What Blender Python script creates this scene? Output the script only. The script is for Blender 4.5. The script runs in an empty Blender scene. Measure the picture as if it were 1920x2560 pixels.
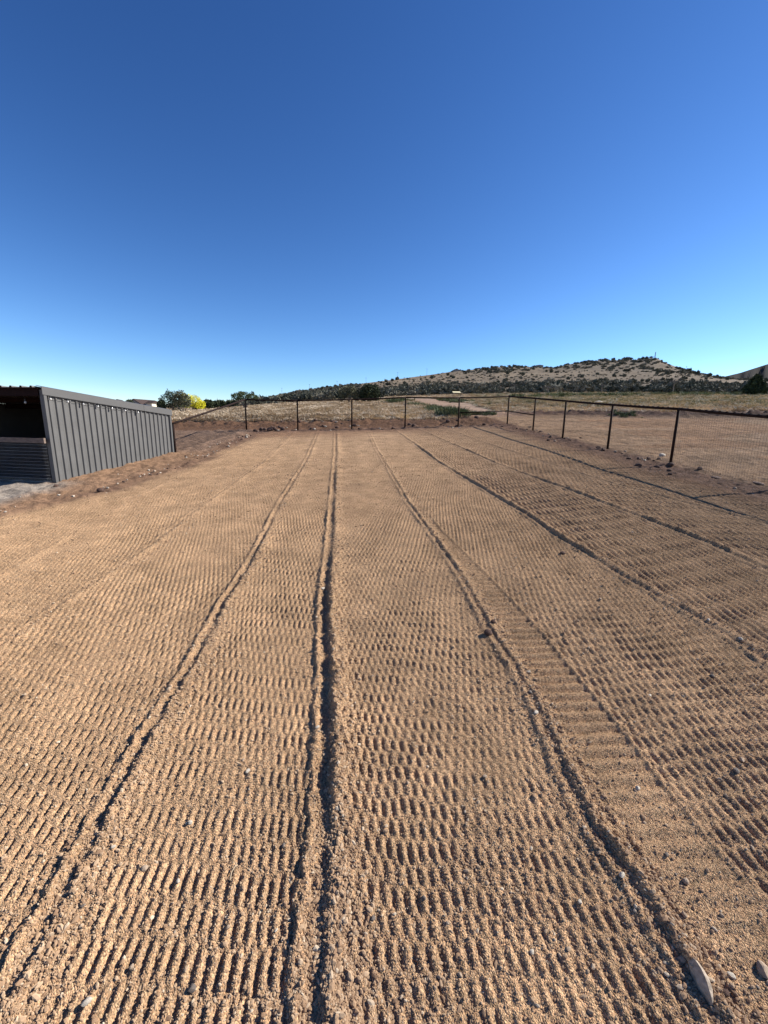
import bpy, math, random
import numpy as np
from mathutils import Vector, Matrix

random.seed(7)
rng = np.random.default_rng(11)
scene = bpy.context.scene
COL = scene.collection

# ------------------------------------------------------------------ camera, sky, sun, exposure
FPX, PITCH, ROLL, EYE = 1050.0, 0.2082, 0.0164, 1.85          # photo is 1920 x 2560
GX, GY = 0.0264, 0.0914                                        # slope of the graded ground
cam_f = np.array([0, math.cos(PITCH), -math.sin(PITCH)])
_u0 = np.array([0, math.sin(PITCH), math.cos(PITCH)])
cam_x = np.array([math.cos(ROLL), 0, 0]) + math.sin(ROLL) * _u0
cam_u = np.array([-math.sin(ROLL), 0, 0]) + math.cos(ROLL) * _u0
cam_c = np.array([0, 0, EYE])
cd = bpy.data.cameras.new('camera')
cam = bpy.data.objects.new('camera', cd)
COL.objects.link(cam)
cd.sensor_fit = 'VERTICAL'
cd.sensor_height = 24.0
cd.lens = FPX / 2560 * 24.0
cd.clip_start = 0.05
cd.clip_end = 9000
cam.matrix_world = Matrix(((cam_x[0], cam_u[0], -cam_f[0], 0), (cam_x[1], cam_u[1], -cam_f[1], 0),
                           (cam_x[2], cam_u[2], -cam_f[2], EYE), (0, 0, 0, 1)))
scene.camera = cam

SUN = Vector((0.79, 0.20, 0.575)).normalized()
world = bpy.data.worlds.new('World')
scene.world = world
world.use_nodes = True
wn = world.node_tree.nodes
wl = world.node_tree.links
bg = wn['Background']
sky = wn.new('ShaderNodeTexSky')
sky.sky_type = 'NISHITA'
sky.sun_disc = False
sky.sun_elevation = math.asin(SUN.z)
sky.sun_rotation = math.atan2(SUN.x, SUN.y)
sky.altitude = 1600
sky.air_density = 1.0
sky.dust_density = 0.15
sky.ozone_density = 3.0
# the clear, deep blue of dry high-desert air: contrast and tint of the whole sky
_a = wn.new('ShaderNodeVectorMath'); _a.operation = 'SCALE'; _a.inputs['Scale'].default_value = .168
_m = wn.new('ShaderNodeVectorMath'); _m.operation = 'MINIMUM'; _m.inputs[1].default_value = (1.5, 1.5, 1.5)
_s = wn.new('ShaderNodeSeparateXYZ'); _c = wn.new('ShaderNodeCombineXYZ')
wl.new(sky.outputs[0], _a.inputs[0]); wl.new(_a.outputs[0], _m.inputs[0]); wl.new(_m.outputs[0], _s.inputs[0])
for _i, _pw in enumerate((1.62, 1.42, 1.27)):
    _p = wn.new('ShaderNodeMath'); _p.operation = 'POWER'; _p.inputs[1].default_value = _pw
    wl.new(_s.outputs[_i], _p.inputs[0]); wl.new(_p.outputs[0], _c.inputs[_i])
_t = wn.new('ShaderNodeVectorMath'); _t.operation = 'MULTIPLY'; _t.inputs[1].default_value = (1.0 / .168, .94 / .168, 1.0 / .168)
wl.new(_c.outputs[0], _t.inputs[0])
wl.new(_t.outputs[0], bg.inputs[0])
bg.inputs[1].default_value = 0.088
sd = bpy.data.lights.new('sun', 'SUN')
sd.energy = 5.0
sd.angle = math.radians(0.53)
sd.color = (1.0, 0.94, 0.85)
sun = bpy.data.objects.new('sun', sd)
COL.objects.link(sun)
sun.rotation_euler = SUN.to_track_quat('Z', 'Y').to_euler()
sun.location = (30, 5, 30)
vs = scene.view_settings
vs.view_transform = 'Standard'
vs.look = 'None'
vs.gamma = 1.0
vs.use_curve_mapping = False
vs.exposure = 1.0


# ------------------------------------------------------------------ numeric helpers
def ray(px, py):
    return cam_f + (px - 960) / FPX * cam_x + (1280 - py) / FPX * cam_u


def gp(px, py):                                                # photo pixel -> point on the graded ground
    r = ray(px, py)
    t = -EYE / (r[2] - GX * r[0] - GY * r[1])
    return cam_c + t * r


def proj(P):
    d = np.asarray(P, float) - cam_c
    z = d @ cam_f
    return np.stack([960 + FPX * (d @ cam_x) / z, 1280 - FPX * (d @ cam_u) / z], -1)


def sstep(a, b, x):
    t = np.clip((x - a) / (b - a), 0, 1)
    return t * t * (3 - 2 * t)


def _hash(ix, iy, s):
    h = (ix.astype(np.int64) * 374761393 + iy.astype(np.int64) * 668265263 + s * 2147483647) & 0xffffffff
    h = ((h ^ (h >> 13)) * 1274126177) & 0xffffffff
    return ((h ^ (h >> 16)) & 0xffffff) / float(0xffffff)


def noise(x, y, s=0):                                          # value noise, -1..1
    x = np.asarray(x, float); y = np.asarray(y, float)
    ix = np.floor(x); iy = np.floor(y)
    fx = x - ix; fy = y - iy
    fx = fx * fx * (3 - 2 * fx); fy = fy * fy * (3 - 2 * fy)
    a = _hash(ix, iy, s); b = _hash(ix + 1, iy, s); c = _hash(ix, iy + 1, s); d = _hash(ix + 1, iy + 1, s)
    return 2 * ((a + (b - a) * fx) * (1 - fy) + (c + (d - c) * fx) * fy) - 1


def fbm(x, y, s=0, n=4):
    t = 0; a = 1; k = 0
    for i in range(n):
        t = t + a * noise(x * 2 ** i + 17.3 * i, y * 2 ** i - 9.1 * i, s + i); k += a; a *= .5
    return t / k


# ------------------------------------------------------------------ materials
def new_mat(name):
    m = bpy.data.materials.new(name)
    m.use_nodes = True
    return m, m.node_tree.nodes, m.node_tree.links, m.node_tree.nodes['Principled BSDF']


def math_node(N, L, op, a, b):
    n = N.new('ShaderNodeMath'); n.operation = op
    for i, v in enumerate((a, b)):
        if hasattr(v, 'links') or hasattr(v, 'is_linked'):
            L.new(v, n.inputs[i])
        else:
            n.inputs[i].default_value = v
    return n.outputs[0]


def scale_col(N, L, col, fac):
    n = N.new('ShaderNodeVectorMath'); n.operation = 'SCALE'
    L.new(col, n.inputs[0]); L.new(fac, n.inputs['Scale'])
    return n.outputs[0]


def noise_fac(N, L, scale, lo, hi, detail=3, stretch=None, rough=.6):
    tc = N.new('ShaderNodeTexCoord')
    t = N.new('ShaderNodeTexNoise'); t.inputs['Scale'].default_value = scale; t.inputs['Detail'].default_value = detail
    t.inputs['Roughness'].default_value = rough
    if stretch:
        mp = N.new('ShaderNodeMapping'); mp.inputs['Scale'].default_value = stretch
        L.new(tc.outputs['Object'], mp.inputs[0]); L.new(mp.outputs[0], t.inputs['Vector'])
    else:
        L.new(tc.outputs['Object'], t.inputs['Vector'])
    r = N.new('ShaderNodeMapRange'); r.inputs['From Min'].default_value = .3; r.inputs['From Max'].default_value = .7
    r.inputs['To Min'].default_value = lo; r.inputs['To Max'].default_value = hi
    L.new(t.outputs['Fac'], r.inputs['Value'])
    return r.outputs[0], t.outputs['Fac']


def simple(name, col, rough=.7, var=(.8, 1.2), scale=6, metal=0, bump=0, stretch=None, spec=.3):
    m, N, L, B = new_mat(name)
    rgb = N.new('ShaderNodeRGB'); rgb.outputs[0].default_value = (*col, 1)
    f, raw = noise_fac(N, L, scale, var[0], var[1], stretch=stretch)
    L.new(scale_col(N, L, rgb.outputs[0], f), B.inputs['Base Color'])
    B.inputs['Roughness'].default_value = rough
    B.inputs['Metallic'].default_value = metal
    B.inputs['Specular IOR Level'].default_value = spec
    if bump:
        b = N.new('ShaderNodeBump'); b.inputs['Strength'].default_value = .6; b.inputs['Distance'].default_value = bump
        L.new(raw, b.inputs['Height']); L.new(b.outputs[0], B.inputs['Normal'])
    return m


def soil_mat(name, grain=True, var=.25, vscale=3.0):
    """vertex colour holds the soil colour, in places with shade painted in; grains and clods from noise"""
    m, N, L, B = new_mat(name)
    at = N.new('ShaderNodeAttribute'); at.attribute_name = 'soil'
    f1, _ = noise_fac(N, L, vscale, 1 - var, 1 + var, detail=6)
    col = scale_col(N, L, at.outputs['Color'], f1)
    B.inputs['Roughness'].default_value = .95
    B.inputs['Diffuse Roughness'].default_value = .6
    B.inputs['Specular IOR Level'].default_value = .08
    if grain:
        tc = N.new('ShaderNodeTexCoord')
        v = N.new('ShaderNodeTexVoronoi'); v.inputs['Scale'].default_value = 190; v.inputs['Randomness'].default_value = 1
        L.new(tc.outputs['Object'], v.inputs['Vector'])
        hs = N.new('ShaderNodeSeparateColor'); L.new(v.outputs['Color'], hs.inputs[0])
        r = N.new('ShaderNodeMapRange'); r.inputs['To Min'].default_value = .52; r.inputs['To Max'].default_value = 1.55
        L.new(hs.outputs[0], r.inputs['Value'])
        col = scale_col(N, L, col, r.outputs[0])
        mx = N.new('ShaderNodeMix'); mx.data_type = 'RGBA'; mx.blend_type = 'MULTIPLY'; mx.inputs[0].default_value = 1
        ramp = N.new('ShaderNodeValToRGB')
        e = ramp.color_ramp.elements
        e[0].color = (1.06, .95, .9, 1); e[1].color = (.98, 1.02, 1.04, 1)
        L.new(hs.outputs[1], ramp.inputs[0])
        L.new(col, mx.inputs[6]); L.new(ramp.outputs[0], mx.inputs[7])
        col = mx.outputs[2]
        b = N.new('ShaderNodeBump'); b.inputs['Strength'].default_value = 1.0; b.inputs['Distance'].default_value = .006
        inv = math_node(N, L, 'SUBTRACT', 1.0, v.outputs['Distance'])
        L.new(inv, b.inputs['Height'])
        n2 = N.new('ShaderNodeTexNoise'); n2.inputs['Scale'].default_value = 45; n2.inputs['Detail'].default_value = 4
        L.new(tc.outputs['Object'], n2.inputs['Vector'])
        b2 = N.new('ShaderNodeBump'); b2.inputs['Strength'].default_value = .8; b2.inputs['Distance'].default_value = .012
        L.new(n2.outputs['Fac'], b2.inputs['Height']); L.new(b.outputs[0], b2.inputs['Normal'])
        L.new(b2.outputs[0], B.inputs['Normal'])
    L.new(col, B.inputs['Base Color'])
    return m


def tint_mat(name, stops, rough=.85, trans=0.0):
    """colour picked per scattered piece by its own 'tint' value"""
    m, N, L, B = new_mat(name)
    at = N.new('ShaderNodeAttribute'); at.attribute_name = 'tint'; at.attribute_type = 'INSTANCER'
    ramp = N.new('ShaderNodeValToRGB')
    while len(ramp.color_ramp.elements) < len(stops):
        ramp.color_ramp.elements.new(.5)
    for e, (p, c) in zip(ramp.color_ramp.elements, stops):
        e.position = p; e.color = (*c, 1)
    L.new(at.outputs['Fac'], ramp.inputs[0]); L.new(ramp.outputs[0], B.inputs['Base Color'])
    B.inputs['Roughness'].default_value = rough
    B.inputs['Specular IOR Level'].default_value = .2
    B.inputs['Diffuse Roughness'].default_value = .8
    return m


def leaf_mat(name, c0, c1):
    m, N, L, B = new_mat(name)
    at = N.new('ShaderNodeAttribute'); at.attribute_name = 'leaf'
    mx = N.new('ShaderNodeMix'); mx.data_type = 'RGBA'
    mx.inputs[6].default_value = (*c0, 1); mx.inputs[7].default_value = (*c1, 1)
    L.new(at.outputs['Fac'], mx.inputs[0]); L.new(mx.outputs[2], B.inputs['Base Color'])
    B.inputs['Roughness'].default_value = .75
    B.inputs['Specular IOR Level'].default_value = .15
    return m


M = dict(
    arena=soil_mat('raked_gravel_sand'),
    field=soil_mat('field_soil', grain=False, var=.3, vscale=1.2),
    hill=soil_mat('hill_soil', grain=False, var=.35, vscale=.12),
    metal=simple('charcoal_sheet_metal', (.096, .094, .091), .55, (.88, 1.1), 3, 0, spec=.4),
    trim=simple('charcoal_trim_metal', (.084, .082, .080), .55, (.94, 1.06), 3, spec=.4),
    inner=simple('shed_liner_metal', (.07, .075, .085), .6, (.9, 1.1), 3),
    redox=simple('red_oxide_steel', (.016, .007, .0065), .8, (.7, 1.3), 12, spec=.08),
    rust=simple('rusty_pipe', (.017, .0095, .0075), .8, (.6, 1.5), 14, bump=.002, spec=.12),
    wire=simple('dark_wire', (.07, .06, .055), .6, (.9, 1.1), 5),
    galv=simple('galvanised_wire', (.34, .343, .35), .5, (.85, 1.15), 8, spec=.4),
    board=simple('weathered_board', (.17, .125, .10), .85, (.6, 1.3), 9, stretch=(1, 1, 6), bump=.002),
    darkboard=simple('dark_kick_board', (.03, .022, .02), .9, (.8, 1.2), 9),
    glass=simple('clear_bulb_glass', (.42, .42, .41), .15, (.95, 1.05), 5, spec=.6),
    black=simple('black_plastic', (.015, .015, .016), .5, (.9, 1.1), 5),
    stone=simple('pale_stone', (.43, .38, .31), .85, (.7, 1.2), 30, bump=.003),
    stone2=simple('tan_stone', (.33, .25, .18), .88, (.7, 1.2), 34, bump=.003),
    stone3=simple('dark_stone', (.12, .10, .085), .85, (.7, 1.3), 34, bump=.003),
    slab=simple('grey_slab_stone', (.33, .27, .21), .9, (.55, 1.25), 60, bump=.006),
    clod=simple('red_soil_clod', (.075, .045, .034), .95, (.6, 1.4), 25, bump=.006),
    twig=simple('dry_twig', (.35, .27, .18), .9, (.7, 1.2), 20),
    bark=simple('grey_brown_bark', (.19, .15, .115), .9, (.6, 1.3), 12, bump=.01),
    pole=simple('weathered_pole_wood', (.12, .10, .085), .9, (.8, 1.2), 3),
    stucco=simple('grey_stucco', (.25, .25, .24), .9, (.92, 1.08), 1),
    cream=simple('cream_stucco', (.62, .57, .45), .9, (.92, 1.08), 1),
    white=simple('white_paint', (.8, .8, .78), .8, (.95, 1.05), 1),
    roof=simple('brown_shingle', (.050, .034, .029), .9, (.75, 1.25), 2),
    creamroof=simple('cream_metal_roof', (.75, .66, .42), .7, (.92, 1.08), 1),
    window=simple('dark_window_glass', (.03, .035, .04), .15, (.9, 1.1), 2, spec=.6),
    juniper=leaf_mat('juniper_foliage', (.022, .030, .018), (.060, .075, .035)),
    pine=leaf_mat('pine_foliage', (.018, .028, .015), (.050, .068, .030)),
    oak=leaf_mat('scrub_oak_foliage', (.035, .050, .022), (.10, .12, .055)),
    greybush=leaf_mat('grey_green_foliage', (.06, .065, .04), (.17, .165, .10)),
    yellow=leaf_mat('yellow_blossom', (.42, .40, .02), (.85, .78, .05)),
    distant=leaf_mat('hill_juniper_foliage', (.052, .056, .040), (.135, .135, .095)),
    pebble=tint_mat('pebble_stone', [(0, (.12, .075, .05)), (.25, (.27, .168, .10)), (.6, (.38, .252, .152)), (.85, (.45, .325, .21)), (.97, (.55, .46, .34))]),
    grass=tint_mat('dry_grass_blades', [(0, (.29, .22, .145)), (.35, (.54, .43, .30)), (.7, (.66, .55, .40)), (.86, (.30, .275, .165)), (1, (.15, .16, .085))]),
    weed=tint_mat('green_weed_leaves', [(0, (.06, .08, .035)), (.6, (.12, .15, .07)), (1, (.22, .23, .11))]),
    scrub=tint_mat('scrub_foliage', [(0, (.055, .058, .040)), (.3, (.11, .11, .078)), (.6, (.18, .165, .12)), (1, (.26, .225, .165))]),
)


# ------------------------------------------------------------------ object helpers
def obj(name, verts, faces, mat, parent=None, smooth=False, attrs=None):
    me = bpy.data.meshes.new(name)
    me.from_pydata([tuple(v) for v in verts], [], faces)
    if smooth:
        me.polygons.foreach_set('use_smooth', [True] * len(me.polygons))
    me.materials.append(mat)
    o = bpy.data.objects.new(name, me)
    COL.objects.link(o)
    if parent:
        o.parent = parent
    return o


def np_mesh(name, V, Q, mat, smooth=True, color=None, leaf=None):
    """fast mesh from numpy: V (n,3), Q (m,k)"""
    me = bpy.data.meshes.new(name)
    V = np.ascontiguousarray(V, dtype=np.float32); Q = np.ascontiguousarray(Q, dtype=np.int32)
    k = Q.shape[1]
    me.vertices.add(len(V)); me.vertices.foreach_set('co', V.ravel())
    me.loops.add(Q.size); me.loops.foreach_set('vertex_index', Q.ravel())
    me.polygons.add(len(Q))
    me.polygons.foreach_set('loop_start', np.arange(0, Q.size, k, dtype=np.int32))
    me.polygons.foreach_set('loop_total', np.full(len(Q), k, dtype=np.int32))
    me.polygons.foreach_set('use_smooth', np.full(len(Q), smooth, dtype=bool))
    me.update(calc_edges=True)
    if color is not None:
        a = me.attributes.new('soil', 'FLOAT_COLOR', 'POINT')
        c = np.ones((len(V), 4), np.float32); c[:, :3] = color
        a.data.foreach_set('color', c.ravel())
    if leaf is not None:
        a = me.attributes.new('leaf', 'FLOAT', 'POINT')
        a.data.foreach_set('value', np.ascontiguousarray(leaf, dtype=np.float32))
    me.materials.append(mat)
    return me


def link(name, me, parent=None):
    o = bpy.data.objects.new(name, me)
    COL.objects.link(o)
    if parent:
        o.parent = parent
    return o


def tag(o, label=None, cat=None, group=None, kind=None):
    if label: o['label'] = label
    if cat: o['category'] = cat
    if group: o['group'] = group
    if kind: o['kind'] = kind
    return o


def thing(name, loc, label, cat, group=None):
    o = bpy.data.objects.new(name, None)
    COL.objects.link(o)
    o.location = loc
    o.empty_display_size = .2
    return tag(o, label, cat, group)


class MB:
    """collects verts / faces in the coordinates of a thing whose origin is org"""
    def __init__(s, org=(0, 0, 0)):
        s.v = []; s.f = []; s.o = np.array(org, float)

    def add(s, vs, fs):
        n = len(s.v)
        s.v += [tuple(np.asarray(p, float) - s.o) for p in vs]
        s.f += [[i + n for i in f] for f in fs]
        return s

    def hexa(s, p):     # 8 corners: bottom 4 ccw, top 4 ccw
        return s.add(p, [[3, 2, 1, 0], [4, 5, 6, 7], [0, 1, 5, 4], [1, 2, 6, 5], [2, 3, 7, 6], [3, 0, 4, 7]])

    def box(s, c, ax, ay, az):
        c, ax, ay, az = (np.asarray(q, float) for q in (c, ax, ay, az))
        return s.hexa([c - ax - ay - az, c + ax - ay - az, c + ax + ay - az, c - ax + ay - az,
                       c - ax - ay + az, c + ax - ay + az, c + ax + ay + az, c - ax + ay + az])

    def tube(s, pts, rad, n=8, cap=True):
        pts = [np.asarray(p, float) for p in pts]
        rad = [rad] * len(pts) if np.isscalar(rad) else rad
        vs = []; fs = []
        ref = None
        for i, p in enumerate(pts):
            t = pts[min(i + 1, len(pts) - 1)] - pts[max(i - 1, 0)]
            t = t / (np.linalg.norm(t) + 1e-12)
            if ref is None:
                ref = np.array([0, 0, 1.]) if abs(t[2]) < .9 else np.array([1., 0, 0])
            a = np.cross(t, ref); a /= np.linalg.norm(a); b = np.cross(a, t); ref = b
            for k in range(n):
                w = 2 * math.pi * k / n
                vs.append(p + rad[i] * (math.cos(w) * a + math.sin(w) * b))
        for i in range(len(pts) - 1):
            for k in range(n):
                fs.append([i * n + k, i * n + (k + 1) % n, (i + 1) * n + (k + 1) % n, (i + 1) * n + k])
        if cap:
            fs.append(list(range(n))[::-1]); fs.append([len(vs) - n + k for k in range(n)])
        return s.add(vs, fs)

    def build(s, name, mat, parent=None, smooth=False):
        return obj(name, s.v, s.f, mat, parent, smooth)


def scatter(name, P, rot, scl, tint, piece, mat):
    """one 'stuff' object: pieces set out on points by geometry nodes"""
    me = bpy.data.meshes.new(name)
    P = np.ascontiguousarray(P, np.float32)
    me.vertices.add(len(P)); me.vertices.foreach_set('co', P.ravel())
    for nm, arr in (('rot', rot), ('scl', scl)):
        a = me.attributes.new(nm, 'FLOAT_VECTOR', 'POINT'); a.data.foreach_set('vector', np.ascontiguousarray(arr, np.float32).ravel())
    a = me.attributes.new('tint', 'FLOAT', 'POINT'); a.data.foreach_set('value', np.ascontiguousarray(tint, np.float32))
    o = link(name, me)
    piece.materials.clear(); piece.materials.append(mat)
    po = bpy.data.objects.new(name + '_piece', piece)
    g = bpy.data.node_groups.new(name + '_nodes', 'GeometryNodeTree')
    g.interface.new_socket('Geometry', in_out='INPUT', socket_type='NodeSocketGeometry')
    g.interface.new_socket('Geometry', in_out='OUTPUT', socket_type='NodeSocketGeometry')
    N, L = g.nodes, g.links
    gi = N.new('NodeGroupInput'); go = N.new('NodeGroupOutput')
    ip = N.new('GeometryNodeInstanceOnPoints')
    oi = N.new('GeometryNodeObjectInfo'); oi.inputs['Object'].default_value = po
    ar = N.new('GeometryNodeInputNamedAttribute'); ar.data_type = 'FLOAT_VECTOR'; ar.inputs[0].default_value = 'rot'
    asl = N.new('GeometryNodeInputNamedAttribute'); asl.data_type = 'FLOAT_VECTOR'; asl.inputs[0].default_value = 'scl'
    er = N.new('FunctionNodeEulerToRotation')
    L.new(gi.outputs[0], ip.inputs['Points']); L.new(oi.outputs['Geometry'], ip.inputs['Instance'])
    L.new(ar.outputs[0], er.inputs[0]); L.new(er.outputs[0], ip.inputs['Rotation']); L.new(asl.outputs[0], ip.inputs['Scale'])
    L.new(ip.outputs[0], go.inputs[0])
    md = o.modifiers.new('scatter', 'NODES'); md.node_group = g
    o['kind'] = 'stuff'
    return o


# ------------------------------------------------------------------ the lie of the land
COLS = [0, 300, 500, 650, 800, 950, 1100, 1250, 1400, 1550, 1700, 1850, 2000]
SKYL = [(0, 1020), (300, 1020), (500, 1016), (560, 1013), (610, 1007), (653, 998), (738, 980), (800, 972), (856, 964), (917, 957),
        (1020, 944), (1073, 937), (1134, 928), (1250, 917), (1300, 916), (1342, 917), (1380, 919), (1433, 908), (1482, 901), (1520, 900),
        (1560, 899), (1590, 898), (1607, 896.5), (1625, 894.5), (1640, 894), (1646, 896), (1655, 902), (1692, 917), (1745, 933), (1793, 942), (1850, 948), (2000, 955)]
ROWS = [
    (26, [1046, 1045, 1043, 1041, 1040, 1039, 1038, 1037, 1037, 1037, 1038, 1039, 1040]),
    (45, [1040, 1038, 1035, 1028, 1021, 1016, 1012, 1010, 1008, 1008, 1009, 1011, 1012]),
    (75, [1034, 1032, 1030, 1019, 1009, 1003, 999, 997, 996, 996, 997, 999, 1000]),
    (130, [1028, 1026, 1025, 1013, 1002, 994, 988, 985, 983, 983, 984, 986, 987]),
    (260, [1022, 1021, 1018, 1006, 990, 975, 965, 961, 957, 957, 960, 963, 965]),
    (420, [1020, 1020, 1016, 1002, 980, 963, 950, 940, 936, 936, 943, 953, 957]),
    (650, None), (800, 'back'), (3000, 'far')]
_tab = []
for d, ys in ROWS:
    if ys is None:
        pts = SKYL
    elif ys == 'back':
        pts = [(x, y + 22) for x, y in SKYL]
    elif ys == 'far':
        pts = [(x, 1052 + .0164 * (x - 960)) for x in COLS]
    else:
        pts = list(zip(COLS, ys))
    th = []; te = []
    for x, y in pts:
        r = ray(x, y); th.append(math.atan2(r[0], r[1])); te.append(r[2] / math.hypot(r[0], r[1]))
    zb = -3.85 / d
    th = [-math.pi, -1.7] + th + [1.7, math.pi]; te = [zb, zb] + te + [zb, zb]
    _tab.append((math.log(d), np.array(th), np.array(te)))


def far_z(x, y):
    th = np.arctan2(x, y); d = np.maximum(np.hypot(x, y), 1.0); ld = np.log(d)
    E = np.stack([np.interp(th, t, e) for _, t, e in _tab], 0)
    lds = np.array([q[0] for q in _tab])
    i = np.clip(np.searchsorted(lds, ld) - 1, 0, len(lds) - 2)
    t = np.clip((ld - lds[i]) / (lds[i + 1] - lds[i]), 0, 1)
    idx = np.arange(E.shape[1])
    e = E[i, idx] * (1 - t) + E[i + 1, idx] * t
    return EYE + d * e


FAR_FENCE = [(-5.70, 17.56), (-3.62, 17.70), (-1.40, 17.86), (0.82, 17.98), (3.11, 18.36), (5.41, 19.10)]
RIGHT_FENCE = [(5.41, 19.10), (5.69, 16.52), (5.94, 14.30), (6.21, 11.86), (6.47, 9.56), (6.74, 7.18), (6.96, 5.15), (7.20, 2.95), (7.45, .75), (7.69, -1.45)]
SHED_A = np.array([-6.596, 8.323]); SHED_B = np.array([-5.98, 11.917])


def fence_far_y(x):
    xs = [-30, -5.70, -3.62, -1.40, .82, 3.11, 5.41, 30]; ys = [15.9, 17.56, 17.70, 17.86, 17.98, 18.36, 19.1, 22.6]
    return np.interp(x, xs, ys)


def fence_right_x(y):
    return 7.53 - .111 * y


def edge_left_x(y):
    return np.interp(y, [-20, 4, 6.1, 7.7, 10.2, 12.6, 17.4, 30], [-5.9, -5.75, -5.7, -5.0, -4.68, -4.69, -5.05, -5.4])


def line_of(pts):
    ys = np.array([p[1] for p in pts]); xs = np.array([p[0] for p in pts]); o = np.argsort(ys)
    ys, xs = ys[o], xs[o]
    ys = np.concatenate([[ys[0] - 8], ys, [ys[-1] + 8]]); xs = np.concatenate([[xs[0] + .8], xs, [xs[-1] - .8]])
    return lambda y: np.interp(y, ys, xs)


def from_px(pl):
    return [tuple(gp(*p)[:2]) for p in pl]


LN = {
    'C': line_of(from_px([(840, 1076), (841, 1134), (835.5, 1227), (831, 1331), (820.5, 1464), (817, 1551), (824, 1678), (825, 1852), (822, 2025), (808, 2257), (798, 2540)])),
    'L1': line_of(from_px([(796, 1082), (764, 1157), (706, 1250), (660, 1342), (613, 1429), (555, 1516), (486, 1655), (393, 1805), (347, 1883), (174, 2207), (0, 2514)])),
    'L2': line_of(from_px([(729, 1085), (654, 1160), (492, 1276), (382, 1362), (174, 1496), (0, 1617)])),
    'L3': line_of([(-4.45, 11.5), (-4.30, 7.33), (-4.05, 5.13), (-3.95, 4.11)]),
    'R1': line_of(from_px([(920, 1076), (943, 1128), (971, 1172), (1018, 1253), (1081, 1339), (1157, 1449), (1215, 1559), (1284, 1663), (1336, 1750), (1400, 1906), (1481, 2074), (1568, 2184), (1654, 2323), (1782, 2531)])),
    'R2': line_of(from_px([(994, 1080), (1037, 1111), (1095, 1155), (1238, 1241), (1319, 1287), (1400, 1345), (1481, 1391), (1573, 1449), (1712, 1525), (1851, 1606), (1920, 1652)])),
    'R3': line_of(from_px([(1049, 1073), (1097, 1095), (1160, 1123), (1240, 1159), (1481, 1247), (1695, 1328), (1782, 1362), (1909, 1420)])),
    'R4': line_of(from_px([(1125, 1075), (1163, 1089), (1255, 1122), (1521, 1206), (1654, 1241), (1920, 1310)])),
}
TL = line_of([(.62, 6.2), (.67, 5.35), (.80, 4.3), (.91, 3.54), (.96, 3.05), (.98, 2.6), (1.0, 2.27), (1.02, 1.97), (1.05, 1.59), (1.08, 1.43), (1.12, 1.09)])
TR = line_of([(.64, 6.2), (.75, 5.35), (.99, 4.24), (1.15, 3.45), (1.24, 2.92), (1.28, 2.52), (1.32, 2.21), (1.34, 1.99), (1.36, 1.69), (1.39, 1.45), (1.43, 1.22)])


def ridge(d, h, wl_, wr):        # windrow: steep on the left, gentle on the right
    return h * np.where(d < 0, np.exp(-(d / wl_) ** 2), np.exp(-(np.abs(d) / wr) ** 1.8))


C_SAND = np.array([.378, .252, .146]); C_RED = np.array([.165, .094, .056]); C_TAN = np.array([.262, .172, .100])
C_DARK = np.array([.100, .060, .044]); C_GREY = np.array([.25, .22, .185]); C_PALE = np.array([.40, .31, .225])
C_TRACK = np.array([.36, .24, .16])


def mixc(c, col, w):
    return c * (1 - w[:, None]) + col * w[:, None]


RIP = {}


def intr_of(x, y):
    return sstep(-.02, .02, x - TL(y)) * sstep(-.02, .02, TR(y) - x) * sstep(6.2, 5.4, y)


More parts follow.
